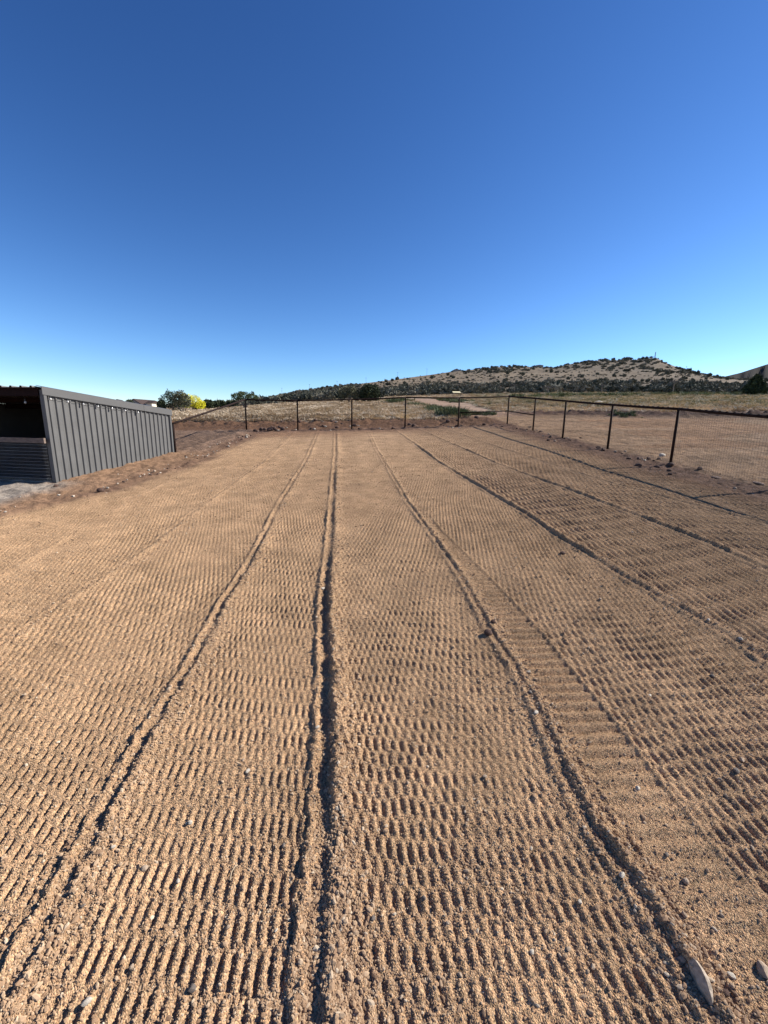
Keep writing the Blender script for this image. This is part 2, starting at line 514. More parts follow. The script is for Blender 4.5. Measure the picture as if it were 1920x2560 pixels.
def ground(x, y, fine=None):
    """height and soil colour; fine = local sample spacing (m) used to leave out what it cannot carry"""
    x = np.asarray(x, float); y = np.asarray(y, float)
    r = np.hypot(x, y)
    z = GX * x + GY * y
    w = sstep(20.0, 29.0, r)
    z = z * (1 - w) + far_z(x, y) * w
    n1 = fbm(x * .35, y * .35, 3, 3)
    z = z + n1 * .02 * sstep(2, 8, r)
    col = np.repeat(C_SAND[None], len(x), 0)
    dfar = fence_far_y(x) - y                  # + inside
    drt = fence_right_x(y) - x
    dl = x - edge_left_x(y)
    wob = .25 * noise(x * .9, y * .9, 21)
    inside = sstep(.25, .9, dfar + wob) * sstep(.55, 1.1, drt + wob) * sstep(-.05, .3, dl + .6 * wob)
    lf = 1.0 if fine is None else np.clip(2.2 - fine / .019, 0, 1)
    # --- raked ripples
    wx = x + .010 * noise(x * 4, y * 2.0, 31) + .03 * noise(x * 1.1, y * .6, 32)
    u = wx + .104 * y
    lanes = [LN[k](y) for k in ('L3', 'L2', 'L1', 'C', 'R1', 'R2', 'R3', 'R4')]
    li = sum((x > q).astype(int) for q in lanes)
    lam_u = np.array([.054, .053, .051, .0435, .0445, .048, .074, .082, .090])[li]
    lam_v = np.array([.19, .19, .19, .23, .172, .20, .26, .24, .24])[li]
    mod = np.array([1, 1, 1, 1, 1, 1, .62, .7, .7])[li]
    pit = np.array([.9, .9, .9, .3, .35, .2, .05, .15, .15])[li]
    tilt = np.array([.30, .30, .35, .12, .10, -.05, -.3, .25, .25])[li]
    ph = np.array([.1, .7, .3, .9, .0, .4, .8, .2, .6])[li]
    amp = np.array([.0090, .0090, .0092, .0092, .0086, .0098, .0160, .018, .019])[li]
    v = y + tilt * u + .05 * noise(x * 1.6, y * 1.2, 33) + .012 * noise(x * 9, y * 3, 34)
    cell = np.floor(2 * (u / lam_u + ph) + .5)
    v = v + lam_v * (.15 * (_hash(cell, li * 7 + np.floor(y * 1.3), 38) - .5))
    pit = pit * np.where((li == 3) | (li == 4), .4 + .6 * sstep(1.1, 2.4, y), 1)
    sq = np.tanh(1.5 * np.sin(2 * np.pi * (v / lam_v + ph)))
    sq = sq * (.82 + .36 * _hash(cell, np.floor(2 * (v / lam_v + ph)), 39))
    cu = np.cos(2 * np.pi * (u / lam_u + ph))
    wav = np.cos(2 * np.pi * (u / lam_u + ph) + np.pi / 2 * mod * sq)      # snaking ridges
    dash = cu * sq                                                        # broken, staggered dashes
    kk = np.where((li == 4) | (li == 3), .86, 1)
    gentle = np.cos(2 * np.pi * (u / lam_u + ph) + .75 * sq) * (.72 + .28 * np.abs(sq))
    rp = np.where(mod > .95, dash * kk + gentle * (1 - kk), wav * .75 + dash * .25)
    ridges = np.sign(rp) * np.abs(rp) ** .75
    pits = -2.3 * np.clip(-rp * 1.5 - .60, 0, 1) ** .8 + .12 * ridges
    rp = ridges * (1 - pit) + pits * pit
    gate = 1.0
    patch = .88 + np.where(li >= 5, .30, .55) * fbm(x * 1.6, y * 1.1, 36, 2) + .25 * noise(x * 12, y * 5, 37)
    rip = amp * rp * gate * np.clip(patch, .15, 1.5)
    RIP['h'] = rp * (1 - intr_of(x, y))
    # tyre track
    tw = TL(y); tx = TR(y)
    intr = sstep(-.02, .02, x - tw) * sstep(-.02, .02, tx - x) * sstep(6.2, 5.4, y) * sstep(.6, .9, y)
    q = (y - .06 * (x - tw) + .006 * noise(x * 7, y * 5, 41)) / .080
    q = q - np.floor(q)
    tread = .032 * (np.where(q < .38, q / .38, (1 - q) / .62)) - .019 + .018 * np.exp(-((x - tx + .005) / .014) ** 2)
    tread = tread * (.9 + .2 * noise(x * 3, y * 1.5, 42)) * (.45 + .55 * sstep(1.2, 2.2, y))
    # windrows
    jit = .007 * noise(y * 1.6, y * 0 + 3, 51) + .007 * noise(y * 9, y * 0 + 5, 52)
    rid = 0; near = 0
    for k, h, wl_, wr, sub in (('C', .052, .024, .085, .022), ('L1', .028, .016, .085, .020), ('R1', .024, .017, .028, .015), ('R2', .040, .028, .045, .016),
                               ('R3', .034, .026, .05, .014), ('R4', .024, .026, .05, .010), ('L2', .016, .035, .05, .010), ('L3', .011, .035, .05, .006)):
        d = x - LN[k](y) - jit * (1 if k != 'C' else .6) + .009 * noise(x * 26, y * 26, 57) + .006 * noise(x * 60, y * 60, 58)
        hh = h * (.85 + .35 * noise(y * 1.7, y * 0 + len(k) * 7 + ord(k[0]), 53) + .32 * noise(y * 7, x * 9, 54))
        if k == 'C':
            hh = hh * (1 - .45 * sstep(2.6, 5.0, y))
        if k in ('L1', 'R1'):
            hh = hh * (1 - .25 * sstep(4.0, 7.0, y))
        rid = rid + ridge(d - .03, hh, wl_, wr) + ridge(d + {'R1': .042, 'L1': .055, 'C': .080}.get(k, .06), sub * (.9 + .4 * noise(y * 3, y * 0, 55)), .018, .022)
        near = np.maximum(near, np.exp(-(d / .10) ** 2) * (1 if h > .02 else .5))
    rip = rip * (1 - .85 * near) * (1 - intr)
    rid = rid * (1 + .30 * noise(x * 36, y * 36, 56))
    lump = .0010 * noise(x * 45, y * 45, 61) + .0014 * noise(x * 90, y * 90, 62) + .0016 * noise(x * 18, y * 14, 63)
    z = z + inside * ((rip + tread * intr) * lf + rid * np.clip(lf + .3, 0, 1) + lump * lf * (1 - .6 * sstep(3, 6, r)))
    # --- rough soil outside the raked part
    rough = (1 - inside) * sstep(26, 22, r)
    fence_zone = np.exp(-(dfar / .7) ** 2) * (x < 5.8) * (x > -8) + np.exp(-((drt - .25) / .55) ** 2) * (y < 19.3)
    fence_zone = np.clip(fence_zone, 0, 1)
    clods = np.abs(fbm(x * 2.2, y * 2.2, 71, 4))
    z = z + rough * (.03 * fbm(x * 3, y * 3, 72, 4) + .012 * noise(x * 14, y * 14, 73)) + fence_zone * (.10 * clods - .02)
    berm = np.exp(-((dfar + 1.9 + .5 * noise(x * .5, y * 0, 74)) / 1.0) ** 2) * (x < 5) * (x > -14)
    lstrip = sstep(.1, -.1, dl) * sstep(20, 17, r) * (y > 2)
    z = z + lstrip * (.05 * clods + .022 * fbm(x * 7, y * 7, 76, 3))
    lotw = sstep(-.2, -.8, drt) * sstep(25.5, 24, r)
    z = z + lotw * (.055 * fbm(x * .35 + .2 * y, y * 1.9 + .25 * x, 77, 3) + .02 * fbm(x * 3, y * 5, 78, 3))
    z = z + berm * (.10 + .22 * clods)
    bank = np.exp(-((r - 25.6 - .7 * noise(x * .25, y * .25, 75)) / 1.3) ** 2) * sstep(5.5, 8, x)
    z = z + bank * (.10 + .34 * clods)
    # --- soil colours, with shade painted into the right lanes
    big = fbm(x * .5, y * .5, 81, 3)
    col = col * (1 + .10 * big)[:, None]
    col = mixc(col, C_RED * 1.15, sstep(3.2, .6, dfar + 1.2 * big) * .75 * sstep(-1, 0, dfar))
    col = mixc(col, C_TAN, sstep(6.5, 1.8, drt + 1.0 * big) * .85)  # redder soil to the right, darkened further for the grains' shaded sides
    col = mixc(col, C_RED, sstep(1.6, .6, drt + .6 * wob) * .8 * (drt > 0))
    left = sstep(.25, -.1, dl + .6 * wob)
    col = mixc(col, np.array([.245, .155, .095]), left)
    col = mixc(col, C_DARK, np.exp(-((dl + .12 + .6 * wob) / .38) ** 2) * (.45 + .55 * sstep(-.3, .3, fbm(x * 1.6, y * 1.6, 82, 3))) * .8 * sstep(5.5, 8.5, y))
    ga = sstep(.2, -.35, (y - 8.35) + .15 * (x + 6.6) + wob) * sstep(-5.95, -6.5, x + wob)
    col = mixc(col, C_GREY, ga * sstep(4.5, 6.5, y))
    col = mixc(col, C_DARK * 1.2, np.clip(fence_zone * (.55 + .6 * clods), 0, .9))
    col = mixc(col, np.array([.185, .125, .088]) * (1 + .25 * big.mean()), sstep(-.1, -.7, dl + wob) * sstep(11.6, 12.6, y) * sstep(31, 26, r) * (x < -3))
    beyond = sstep(.0, -.5, dfar + wob)
    col = mixc(col, C_RED * .82, beyond * (1 - sstep(-3.2, -4.4, dfar + 2 * wob)))
    out_r = sstep(0, -.6, drt) * (y < 24)
    lot = C_TAN * 1.15 * (1 + .28 * fbm(x * .35, (y + .12 * x) * 1.6, 84, 3))[:, None] * (np.array([1, .93, .88])[None] ** (noise(x * .3, y * .9, 85) > .25)[:, None])
    ww = np.clip(out_r * sstep(25, 23.5, r), 0, 1)
    col = col * (1 - ww[:, None]) + lot * ww[:, None]
    col = mixc(col, C_DARK, np.clip(bank * 1.3, 0, .95))
    fld = sstep(-3.2, -4.4, dfar + 2 * wob) * sstep(26, 27.5, r + 3 * (x < 4.5) * 3)
    col = mixc(col, C_PALE, np.clip(fld, 0, 1))
    # dirt track climbing away beyond the fence
    tr = np.exp(-((x - track_x(y)) / (1.5 + .02 * y)) ** 4) * sstep(22, 25, y) * sstep(125, 70, y)
    col = mixc(col, C_TRACK, tr)
    col = mixc(col, np.array([.29, .225, .155]), sstep(70, 140, r) * .8)
    return z, col


def track_x(y):
    return np.interp(y, [20, 23, 26, 35.6, 48, 62, 80, 93, 110, 130], [6.0, 5.8, 5.6, 6.1, 6.9, 7.2, 7.0, 5.6, 1.0, -6])


def gz(x, y):
    return float(ground(np.array([x]), np.array([y]))[0][0])


def grid_faces(nr, na, closed=False):
    i = np.arange(nr - 1)[:, None]; j = np.arange(na - (0 if closed else 1))[None]
    a = i * na + j; b = i * na + (j + 1) % na; c = (i + 1) * na + (j + 1) % na; d = (i + 1) * na + j
    return np.stack([a, d, c, b], -1).reshape(-1, 4)


# azimuths: dense in front, sparse behind
th = np.concatenate([np.linspace(-math.pi, -.98, 26)[:-1], np.linspace(-.98, .98, 960), np.linspace(.98, math.pi, 26)[1:-1]])
rr = [.45]
while rr[-1] < 30:
    q = rr[-1]
    px = (q * q + EYE * EYE) / (FPX * .4 * EYE)                  # ground covered by one row of the picture
    step = min(.85 * px, .027) if q < 11 else (min(.85 * px, .042) if q < 17.5 else min(px * .5, .10))
    rr.append(q + max(step, .004))
rr = np.array(rr)
TH, RR = np.meshgrid(th, rr)
gx_, gy_ = (RR * np.sin(TH)).ravel(), (RR * np.cos(TH)).ravel()
fine = np.maximum(RR * (1.96 / 960), np.gradient(rr)[:, None] * np.abs(np.sin(TH)) * .8).ravel()
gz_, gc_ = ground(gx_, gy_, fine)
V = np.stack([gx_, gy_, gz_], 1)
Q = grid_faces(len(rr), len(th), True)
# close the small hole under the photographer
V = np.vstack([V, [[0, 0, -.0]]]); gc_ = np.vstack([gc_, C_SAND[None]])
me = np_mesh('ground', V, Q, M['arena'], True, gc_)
tag(link('ground', me), kind='structure')
disc_v = np.stack([.5 * np.sin(np.linspace(0, 2 * np.pi, 40, False)), .5 * np.cos(np.linspace(0, 2 * np.pi, 40, False)), np.zeros(40)], 1)
disc_v[:, 2] = GX * disc_v[:, 0] + GY * disc_v[:, 1] - .03
disc_v = np.vstack([disc_v, [[0, 0, -.03]]])
me = np_mesh('ground_patch', disc_v, np.array([[40, (k + 1) % 40, k] for k in range(40)]), M['arena'], True, np.repeat(C_SAND[None], 41, 0))
tag(link('ground_patch', me), kind='structure')

# field beyond (30 - 135 m) and hill (to 3 km), same height function
th2 = np.concatenate([np.linspace(-math.pi, -.9, 30)[:-1], np.linspace(-.9, .9, 420), np.linspace(.9, math.pi, 30)[1:-1]])


def land(name, r0, r1, n, mat, colf):
    rr = np.exp(np.linspace(math.log(r0), math.log(r1), n))
    TH, RR = np.meshgrid(th2, rr)
    x, y = (RR * np.sin(TH)).ravel(), (RR * np.cos(TH)).ravel()
    z, c = colf(x, y)
    me = np_mesh(name, np.stack([x, y, z], 1), grid_faces(n, len(th2), True), mat, True, c)
    return tag(link(name, me), kind='structure')


def field_zc(x, y):
    z, c = ground(x, y)
    r = np.hypot(x, y)
    z = z + .12 * fbm(x * .25, y * .25, 91, 3) * sstep(31, 40, r) - .004
    return z, c * (1 + .2 * fbm(x * .12, y * .3, 92, 3))[:, None]


def hill_z(x, y):
    r = np.hypot(x, y)
    return far_z(x, y) + .35 * fbm(x * .05, y * .05, 93, 4) * sstep(135, 200, r) + 2.2 * fbm(x * .012, y * .012, 94, 4) * sstep(160, 330, r) * sstep(655, 560, r)


def hill_zc(x, y):
    z = hill_z(x, y)
    px = proj(np.stack([x, y, z], 1))
    n = fbm(x * .02, y * .012, 95, 4)
    n2 = fbm(x * .006, y * .006, 96, 3)
    c = np.repeat(np.array([[.232, .176, .115]]), len(x), 0) * (1 + .35 * n)[:, None]
    c = mixc(c, np.array([.165, .135, .098]), scrub_density(x, y, z) * .85)
    c = mixc(c, np.array([.30, .20, .125]), sstep(.1, .35, n2) * .45)
    return z, c


def scrub_density(x, y, z):
    """where the hill carries dark scrub: the belt at its foot, its left flank, its upper slopes"""
    r = np.hypot(x, y); t = np.arctan2(x, y)
    n = fbm(x * .03, y * .02, 97, 3)
    belt = sstep(128, 140, r) * sstep(300 + 60 * n, 235 + 60 * n, r) * .5
    flank = sstep(-.02, -.14, t) * sstep(130, 150, r) * .5
    clear = sstep(-.36, -.40, t) * sstep(330, 300, r)           # open ground round the houses
    belt = belt * (1 - clear); flank = flank * (1 - clear)
    q = proj(np.stack([x, y, z], -1))                          # the brushy summit and knoll end at a wavering line across the slope
    low = np.interp(q[:, 0], [1120, 1180, 1250, 1330, 1400, 1450, 1500, 1560, 1620, 1680, 1740, 1800, 1850], [926, 929, 929, 924, 921, 920, 926, 930, 938, 940, 940, 946, 950])
    top = sstep(6, -5, q[:, 1] - low + 9 * n) * sstep(420, 470, r) * .5
    return np.clip(np.maximum(np.maximum(belt, flank), top), 0, 1)


land('field', 29.7, 135, 130, M['field'], field_zc)
land('hill', 134, 2900, 150, M['hill'], hill_zc)

# the second, farther hill at the right
pts = [(1650, 1010), (1700, 985), (1760, 958), (1809, 942), (1851, 932), (1885, 921), (1920, 910), (2000, 890), (2150, 876), (2300, 890), (2500, 940), (2800, 1000)]
V = []; cols = []
for d, k in ((1100, 0), (1250, .35), (1400, .7), (1550, 1), (1750, .8), (2200, 0)):
    for x0, y0 in [(np.interp(s, range(len(pts)), [p[0] for p in pts]), np.interp(s, range(len(pts)), [p[1] for p in pts])) for s in np.linspace(0, len(pts) - 1, 90)]:
        r = ray(x0, y0); hd = math.hypot(r[0], r[1])
        zt = EYE + 1550 * r[2] / hd
        jx = 12 * noise(np.array([x0 * .06]), np.array([d * .01]), 5)[0]
        V.append((r[0] / hd * d, r[1] / hd * d, -20 + k * (zt + 20) + (jx if 0 < k < 1 else 0)))
V = np.array(V)
c = np.repeat(np.array([[.020, .017, .0155]]), len(V), 0) * (1 + .35 * fbm(V[:, 0] * .01, V[:, 1] * .01, 98, 3))[:, None]  # dark vegetated slope, its part shadow also put into the colour
tag(link('far_hill', np_mesh('far_hill', V, grid_faces(6, 90), M['hill'], True, c)), kind='structure')


# ------------------------------------------------------------------ metal shed
def plane_z(p):
    return GX * p[0] + GY * p[1]


e2 = (SHED_B - SHED_A) / np.linalg.norm(SHED_B - SHED_A)      # along the side wall, away
n2 = np.array([e2[1], -e2[0]])                                 # outward normal of the side wall
LEN = float(np.linalg.norm(SHED_B - SHED_A)); WID = 3.9
zA = plane_z(SHED_A) - .02; TOP_A, TOP_B = 2.405, 2.095


def S(a, b, z):                                                # shed coordinates: a along wall, b outward
    p = SHED_A + a * e2 + b * n2
    return np.array([p[0], p[1], z])


def top_z(a):
    return TOP_A + (TOP_B - TOP_A) * a / LEN


shed_o = S(LEN / 2, -WID / 2, zA)
shed = thing('metal_shed', shed_o, 'low charcoal ribbed metal shed with open front and sloping roof at the gravel edge', 'shed')
NB = 24
bw = LEN / NB
for i in range(NB):
    a0 = .0 + i * bw; a1 = a0 + bw
    prof = [(a0, 0), (a0 + bw * .30, 0), (a0 + bw * .36, .003), (a0 + bw * .42, 0), (a0 + bw * .56, 0), (a0 + bw * .66, .027), (a0 + bw * .84, .027), (a0 + bw * .94, 0), (a1, 0)]
    mb = MB(shed_o); vs_ = []
    for a, b in prof:
        g = plane_z(SHED_A + a * e2) - .05
        vs_ += [S(a, b, g), S(a, b, top_z(a) - .02)]
    mb.add(vs_, [[2 * k, 2 * k + 2, 2 * k + 3, 2 * k + 1] for k in range(len(prof) - 1)])
    mb.build('wall_panel', M['metal'], shed)
# corner trim, rake trim in two lengths, rear corner
for a, w_ in ((-.004, .06), (LEN - .055, .06)):
    mb = MB(shed_o)
    p = []
    for zz in (0, 1):
        for (aa, bb) in ((a, -.05), (a + w_, -.05), (a + w_, .041), (a, .041)):
            p.append(S(aa, bb, (plane_z(SHED_A + aa * e2) - .05) if zz == 0 else top_z(aa) - .03))
    mb.hexa([p[0], p[3], p[2], p[1], p[4], p[7], p[6], p[5]]).build('corner_trim', M['trim'], shed)
for a0, a1, off in ((-.03, LEN * .73, .05), (LEN * .73 - .04, LEN + .03, .054)):
    mb = MB(shed_o)
    p = []
    for zz in (-.125, .012):
        for (aa, bb) in ((a0, off - .012), (a1, off - .012), (a1, off), (a0, off)):
            p.append(S(aa, bb, top_z(aa) + zz))
    mb.hexa([p[0], p[3], p[2], p[1], p[4], p[7], p[6], p[5]])
    p = []
    for zz in (.012, .02):
        for (aa, bb) in ((a0, -.08), (a1, -.08), (a1, off), (a0, off)):
            p.append(S(aa, bb, top_z(aa) + zz + .03 * (bb < 0)))
    mb.hexa([p[0], p[3], p[2], p[1], p[4], p[7], p[6], p[5]])
    mb.build('rake_trim', M['trim'], shed)
# roof sheets, each with its rib, running front to back
NR = 17; rw = WID / NR
for i in range(NR):
    b0 = -i * rw; b1 = b0 - rw
    prof = [(b0, 0), (b0 - rw * .36, 0), (b0 - rw * .42, .03), (b0 - rw * .58, .03), (b0 - rw * .64, 0), (b1, 0)]
    mb = MB(shed_o); vs_ = []
    for b, h in prof:
        for a in (-.10, LEN + .06):
            vs_.append(S(a, b, top_z(a) + h)); vs_.append(S(a, b, top_z(a) + h - .006))
    fs = []
    for k in range(len(prof) - 1):
        i0, i1 = 4 * k, 4 * k + 4
        fs += [[i0, i1, i1 + 2, i0 + 2], [i0 + 1, i0 + 3, i1 + 3, i1 + 1], [i0, i0 + 1, i1 + 1, i1], [i0 + 2, i1 + 2, i1 + 3, i0 + 3]]
    mb.add(vs_, fs).build('roof_panel', M['metal'], shed)
# steel header along the open front, purlins, posts
def shed_box(name, a0, a1, b0, b1, z0, z1, mat):
    mb = MB(shed_o)
    f0 = z0 if callable(z0) else (lambda a: z0); f1 = z1 if callable(z1) else (lambda a: z1)
    p = [S(a0, b0, f0(a0)), S(a1, b0, f0(a1)), S(a1, b1, f0(a1)), S(a0, b1, f0(a0)), S(a0, b0, f1(a0)), S(a1, b0, f1(a1)), S(a1, b1, f1(a1)), S(a0, b1, f1(a0))]
    return mb.hexa(p).build(name, mat, shed)


shed_box('header_beam', -.02, .05, -WID, -.055, lambda a: top_z(a) - .15, lambda a: top_z(a) - .012, M['redox'])
for a in (1.2, 2.4, LEN - .1):
    shed_box('purlin', a, a + .06, -WID + .03, -.06, lambda q: top_z(q) - .12, lambda q: top_z(q) - .012, M['redox'])
for b in (-.12, -WID / 2, -WID + .06):
    shed_box('post', .06, .14, b, b + .06, zA - .1, top_z(.1) - .16, M['redox'])
NBK = 17
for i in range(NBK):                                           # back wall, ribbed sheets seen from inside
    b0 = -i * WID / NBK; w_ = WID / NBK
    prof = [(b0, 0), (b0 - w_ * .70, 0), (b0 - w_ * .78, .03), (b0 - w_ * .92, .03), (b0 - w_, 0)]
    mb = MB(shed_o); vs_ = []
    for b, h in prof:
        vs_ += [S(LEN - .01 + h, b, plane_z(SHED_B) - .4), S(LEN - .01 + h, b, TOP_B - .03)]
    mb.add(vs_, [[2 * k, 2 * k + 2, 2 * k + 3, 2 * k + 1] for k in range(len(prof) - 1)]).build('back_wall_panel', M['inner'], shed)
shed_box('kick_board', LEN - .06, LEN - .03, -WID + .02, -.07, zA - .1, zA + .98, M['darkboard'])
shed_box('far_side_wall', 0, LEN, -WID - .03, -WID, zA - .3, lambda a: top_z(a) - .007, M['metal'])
shed_box('dark_floor', .08, LEN - .08, -WID + .02, -.06, lambda a: plane_z(SHED_A + a * e2) - .02, lambda a: plane_z(SHED_A + a * e2) + .05, M['black'])  # dark sheet added over the ground so the interior reads darker

# mesh panel closing the front of the shed, board on top
pan_o = S(-.05, -1.9, zA)
panel = thing('wire_panel', pan_o, 'galvanised wire mesh panel with a weathered board on top across the shed opening', 'mesh panel')
pz0 = zA - .06; pz1 = zA + .80
def front_z(b):
    return plane_z(SHED_A + b * n2)
pm = MB(pan_o)
for k in range(13):
    zz = .03 + k * .066
    pm.tube([S(-.07, .0, pz0 + zz), S(-.07, -3.8, pz0 + zz)], .0021, 4)
pm.build('cross_wire', M['galv'], panel)
pm = MB(pan_o)
for k in range(152):
    b = -.005 - k * .025
    pm.tube([S(-.066, b, pz0 - .1), S(-.066, b, pz1)], .0008, 3, cap=False)
o = pm.build('upright_wire', M['galv'], panel); o['kind'] = 'stuff'
mb = MB(pan_o); mb.box(S(-.075, -1.93, pz1 + .045), np.append(e2 * .02, 0), np.append(n2 * 1.87, 0), (0, 0, .048)); mb.build('top_board', M['board'], panel)
mb = MB(pan_o); mb.box(S(-.08, -.028, pz1 + .045), np.append(e2 * .02, 0), np.append(n2 * .028, 0), (0, 0, .05)); mb.build('end_bracket', M['board'], panel)

# string of bulbs under the rake trim
bul = [(.10, 1), (.47, 1), (.83, 1), (1.20, 1), (1.58, 1), (1.97, 1), (2.38, 1)]
st_o = S(1.2, .07, top_z(1.2) - .14)
strg = thing('light_string', st_o, 'string of small clear bulbs hung under the trim of the metal shed', 'string lights')
pts_ = []
for (a0, _), (a1, _) in zip(bul[:-1], bul[1:]):
    for t in np.linspace(0, 1, 7)[:-1]:
        a = a0 + (a1 - a0) * t
        pts_.append(S(a, .068, top_z(a) - .13 - .10 * t * (1 - t)))
pts_.append(S(bul[-1][0], .068, top_z(bul[-1][0]) - .13))
MB(st_o).tube(pts_, .004, 5).build('cable', M['black'], strg)


def bulb(org, par, p):
    sk = MB(org).tube([p, p - np.array([0, 0, .05])], .014, 8).build('socket', M['black'], par)
    prof = [(.008, -.04), (.016, -.05), (.021, -.066), (.018, -.082), (.008, -.092), (.001, -.094)]
    mb = MB(org); mb.tube([p + np.array([0, 0, z]) for _, z in prof], [r for r, _ in prof], 10)
    b = mb.build('bulb', M['glass'], par, True)
for a, _ in bul:
    bulb(st_o, strg, S(a, .068, top_z(a) - .125))
hb_o = S(.10, -.52, top_z(.1) - .15)
hb = thing('hanging_bulb', hb_o, 'single bare bulb hanging inside the dark opening of the metal shed', 'light bulb')
MB(hb_o).tube([hb_o, hb_o - np.array([0, 0, .05])], .004, 5).build('cable', M['black'], hb)
bulb(hb_o, hb, hb_o - np.array([0, 0, .04]))


# ------------------------------------------------------------------ pipe fence in three runs
PH = 1.20


def fence_run(label, posts, skip_first=False, skip_last=False, tops=None, mids=(), wire=.0019, bumpy=False, caps=()):
    zs = [gz(*p) for p in posts]
    org = (posts[0][0], posts[0][1], zs[0])
    f = thing('pipe_fence', org, label, 'fence', 'pipe and wire fence around the gravel yard')
    tz = [zs[i] + PH if tops is None else zs[i] + tops[i] for i in range(len(posts))]
    for i, p in enumerate(posts):
        if (i == 0 and skip_first) or (i == len(posts) - 1 and skip_last):
            continue
        up = .055 if i in caps else -.01
        MB(org).tube([(p[0], p[1], zs[i] - .15), (p[0], p[1], tz[i] + up)], .030, 10).build('post', M['rust'], f, True)
    for i in range(len(posts) - 1):
        a = np.array([*posts[i], tz[i]]); b = np.array([*posts[i + 1], tz[i + 1]])
        n = 9
        pp = [a + (b - a) * t + np.array([0, 0, -.008 * math.sin(math.pi * t)]) for t in np.linspace(0, 1, n)]
        MB(org).tube(pp, .030, 10).build('top_rail', M['rust'], f, True)
        if i in mids:
            dz = np.array([0, 0, -.62])
            MB(org).tube([a + dz, b + dz], .022, 8).build('middle_rail', M['rust'], f, True)
        if bumpy:                                              # twists of tie wire along the pipe
            mt = MB(org)
            L_ = np.linalg.norm(b - a)
            for k in range(int(L_ / .16)):
                c = a + (b - a) * (k + .5) * .16 / L_; d = (b - a) / L_ * .009
                mt.tube([c - d, c + d], .035, 8)
            mt.build('tie_wire', M['rust'], f)['kind'] = 'stuff'
    wm = MB(org)
    for i in range(len(posts) - 1):
        p0 = np.array(posts[i]); p1 = np.array(posts[i + 1]); L_ = np.linalg.norm(p1 - p0)
        nv = int(L_ / .055)
        side = np.array([-(p1 - p0)[1], (p1 - p0)[0]]) / L_ * .034
        for k in range(nv):
            t = (k + .5) / nv; q = p0 + (p1 - p0) * t + side
            zb = zs[i] * (1 - t) + zs[i + 1] * t; zt = tz[i] * (1 - t) + tz[i + 1] * t
            wm.tube([(q[0], q[1], zb + .01), (q[0], q[1], zt - .01)], wire, 3, cap=False)
        for k in range(11):
            h = .02 + k * .112
            f0 = h / PH
            wm.tube([np.array([*(p0 + side), zs[i] + (tz[i] - zs[i]) * f0]), np.array([*(p1 + side), zs[i + 1] + (tz[i + 1] - zs[i + 1]) * f0])], .0016, 3, cap=False)
    wm.build('wire_mesh', M['wire'], f)['kind'] = 'stuff'
    return f


fence_run('rusty pipe fence run sloping from the metal shed up to the far corner', [tuple(SHED_B + e2 * .08 + n2 * .02), (-5.70, 17.56)],
          skip_first=False, skip_last=True, tops=[.80, PH], wire=.0026)
fence_run('rusty pipe fence run along the far end of the raked gravel', FAR_FENCE, mids=(4,), caps=(5,))
fence_run('rusty pipe fence run beside the bare dirt lot, coming towards the viewer', RIGHT_FENCE, skip_first=True, wire=.0013, mids=(0,), bumpy=True)


# ------------------------------------------------------------------ stones and clods
ORD = ('first', 'second', 'third', 'fourth', 'fifth', 'sixth', 'seventh')
def stone_mesh(name, mat, seed, sub=2, rough=.25, squash=(1, 1, .7)):
    import bmesh
    bm = bmesh.new()
    bmesh.ops.create_icosphere(bm, subdivisions=sub, radius=1)
    r_ = random.Random(seed)
    pl = [(Vector((r_.uniform(-1, 1), r_.uniform(-1, 1), r_.uniform(-1, 1))).normalized(), r_.uniform(.62, .9)) for _ in range(9)]
    for v in bm.verts:
        for n, d in pl:                                        # chip flat faces
            t = v.co.dot(n)
            if t > d:
                v.co -= n * (t - d) * .9
        v.co *= 1 + rough * .25 * (r_.random() - .5)
        v.co = Vector((v.co.x * squash[0], v.co.y * squash[1], v.co.z * squash[2]))
    me = bpy.data.meshes.new(name)
    bm.to_mesh(me); bm.free()
    me.materials.append(mat)
    return me


def place_stone(name, me, px, py, wpx, label, cat, group=None, rot=None, scl=(1, 1, 1), sink=.35):
    p = gp(px, py)
    dist = (p - cam_c) @ cam_f
    s = wpx / 2 * dist / FPX
    o = link(name, me)
    o.location = (p[0], p[1], gz(p[0], p[1]) + s * scl[2] * sink)
    o.rotation_euler = (random.uniform(-.2, .2), random.uniform(-.2, .2), random.uniform(0, 6.3)) if rot is None else rot
    o.scale = (s * scl[0], s * scl[1], s * scl[2])
    return tag(o, label, cat, group)


ST = {k: [stone_mesh(k, M[m], i * 13 + j, 2, .3, sq) for j, sq in enumerate(((1, .8, .6), (1, .65, .55), (1, 1, .8)))]
      for i, (k, m) in enumerate((('pale_stone', 'stone'), ('tan_stone', 'stone2'), ('dark_stone', 'stone3'), ('soil_clod', 'clod')))}
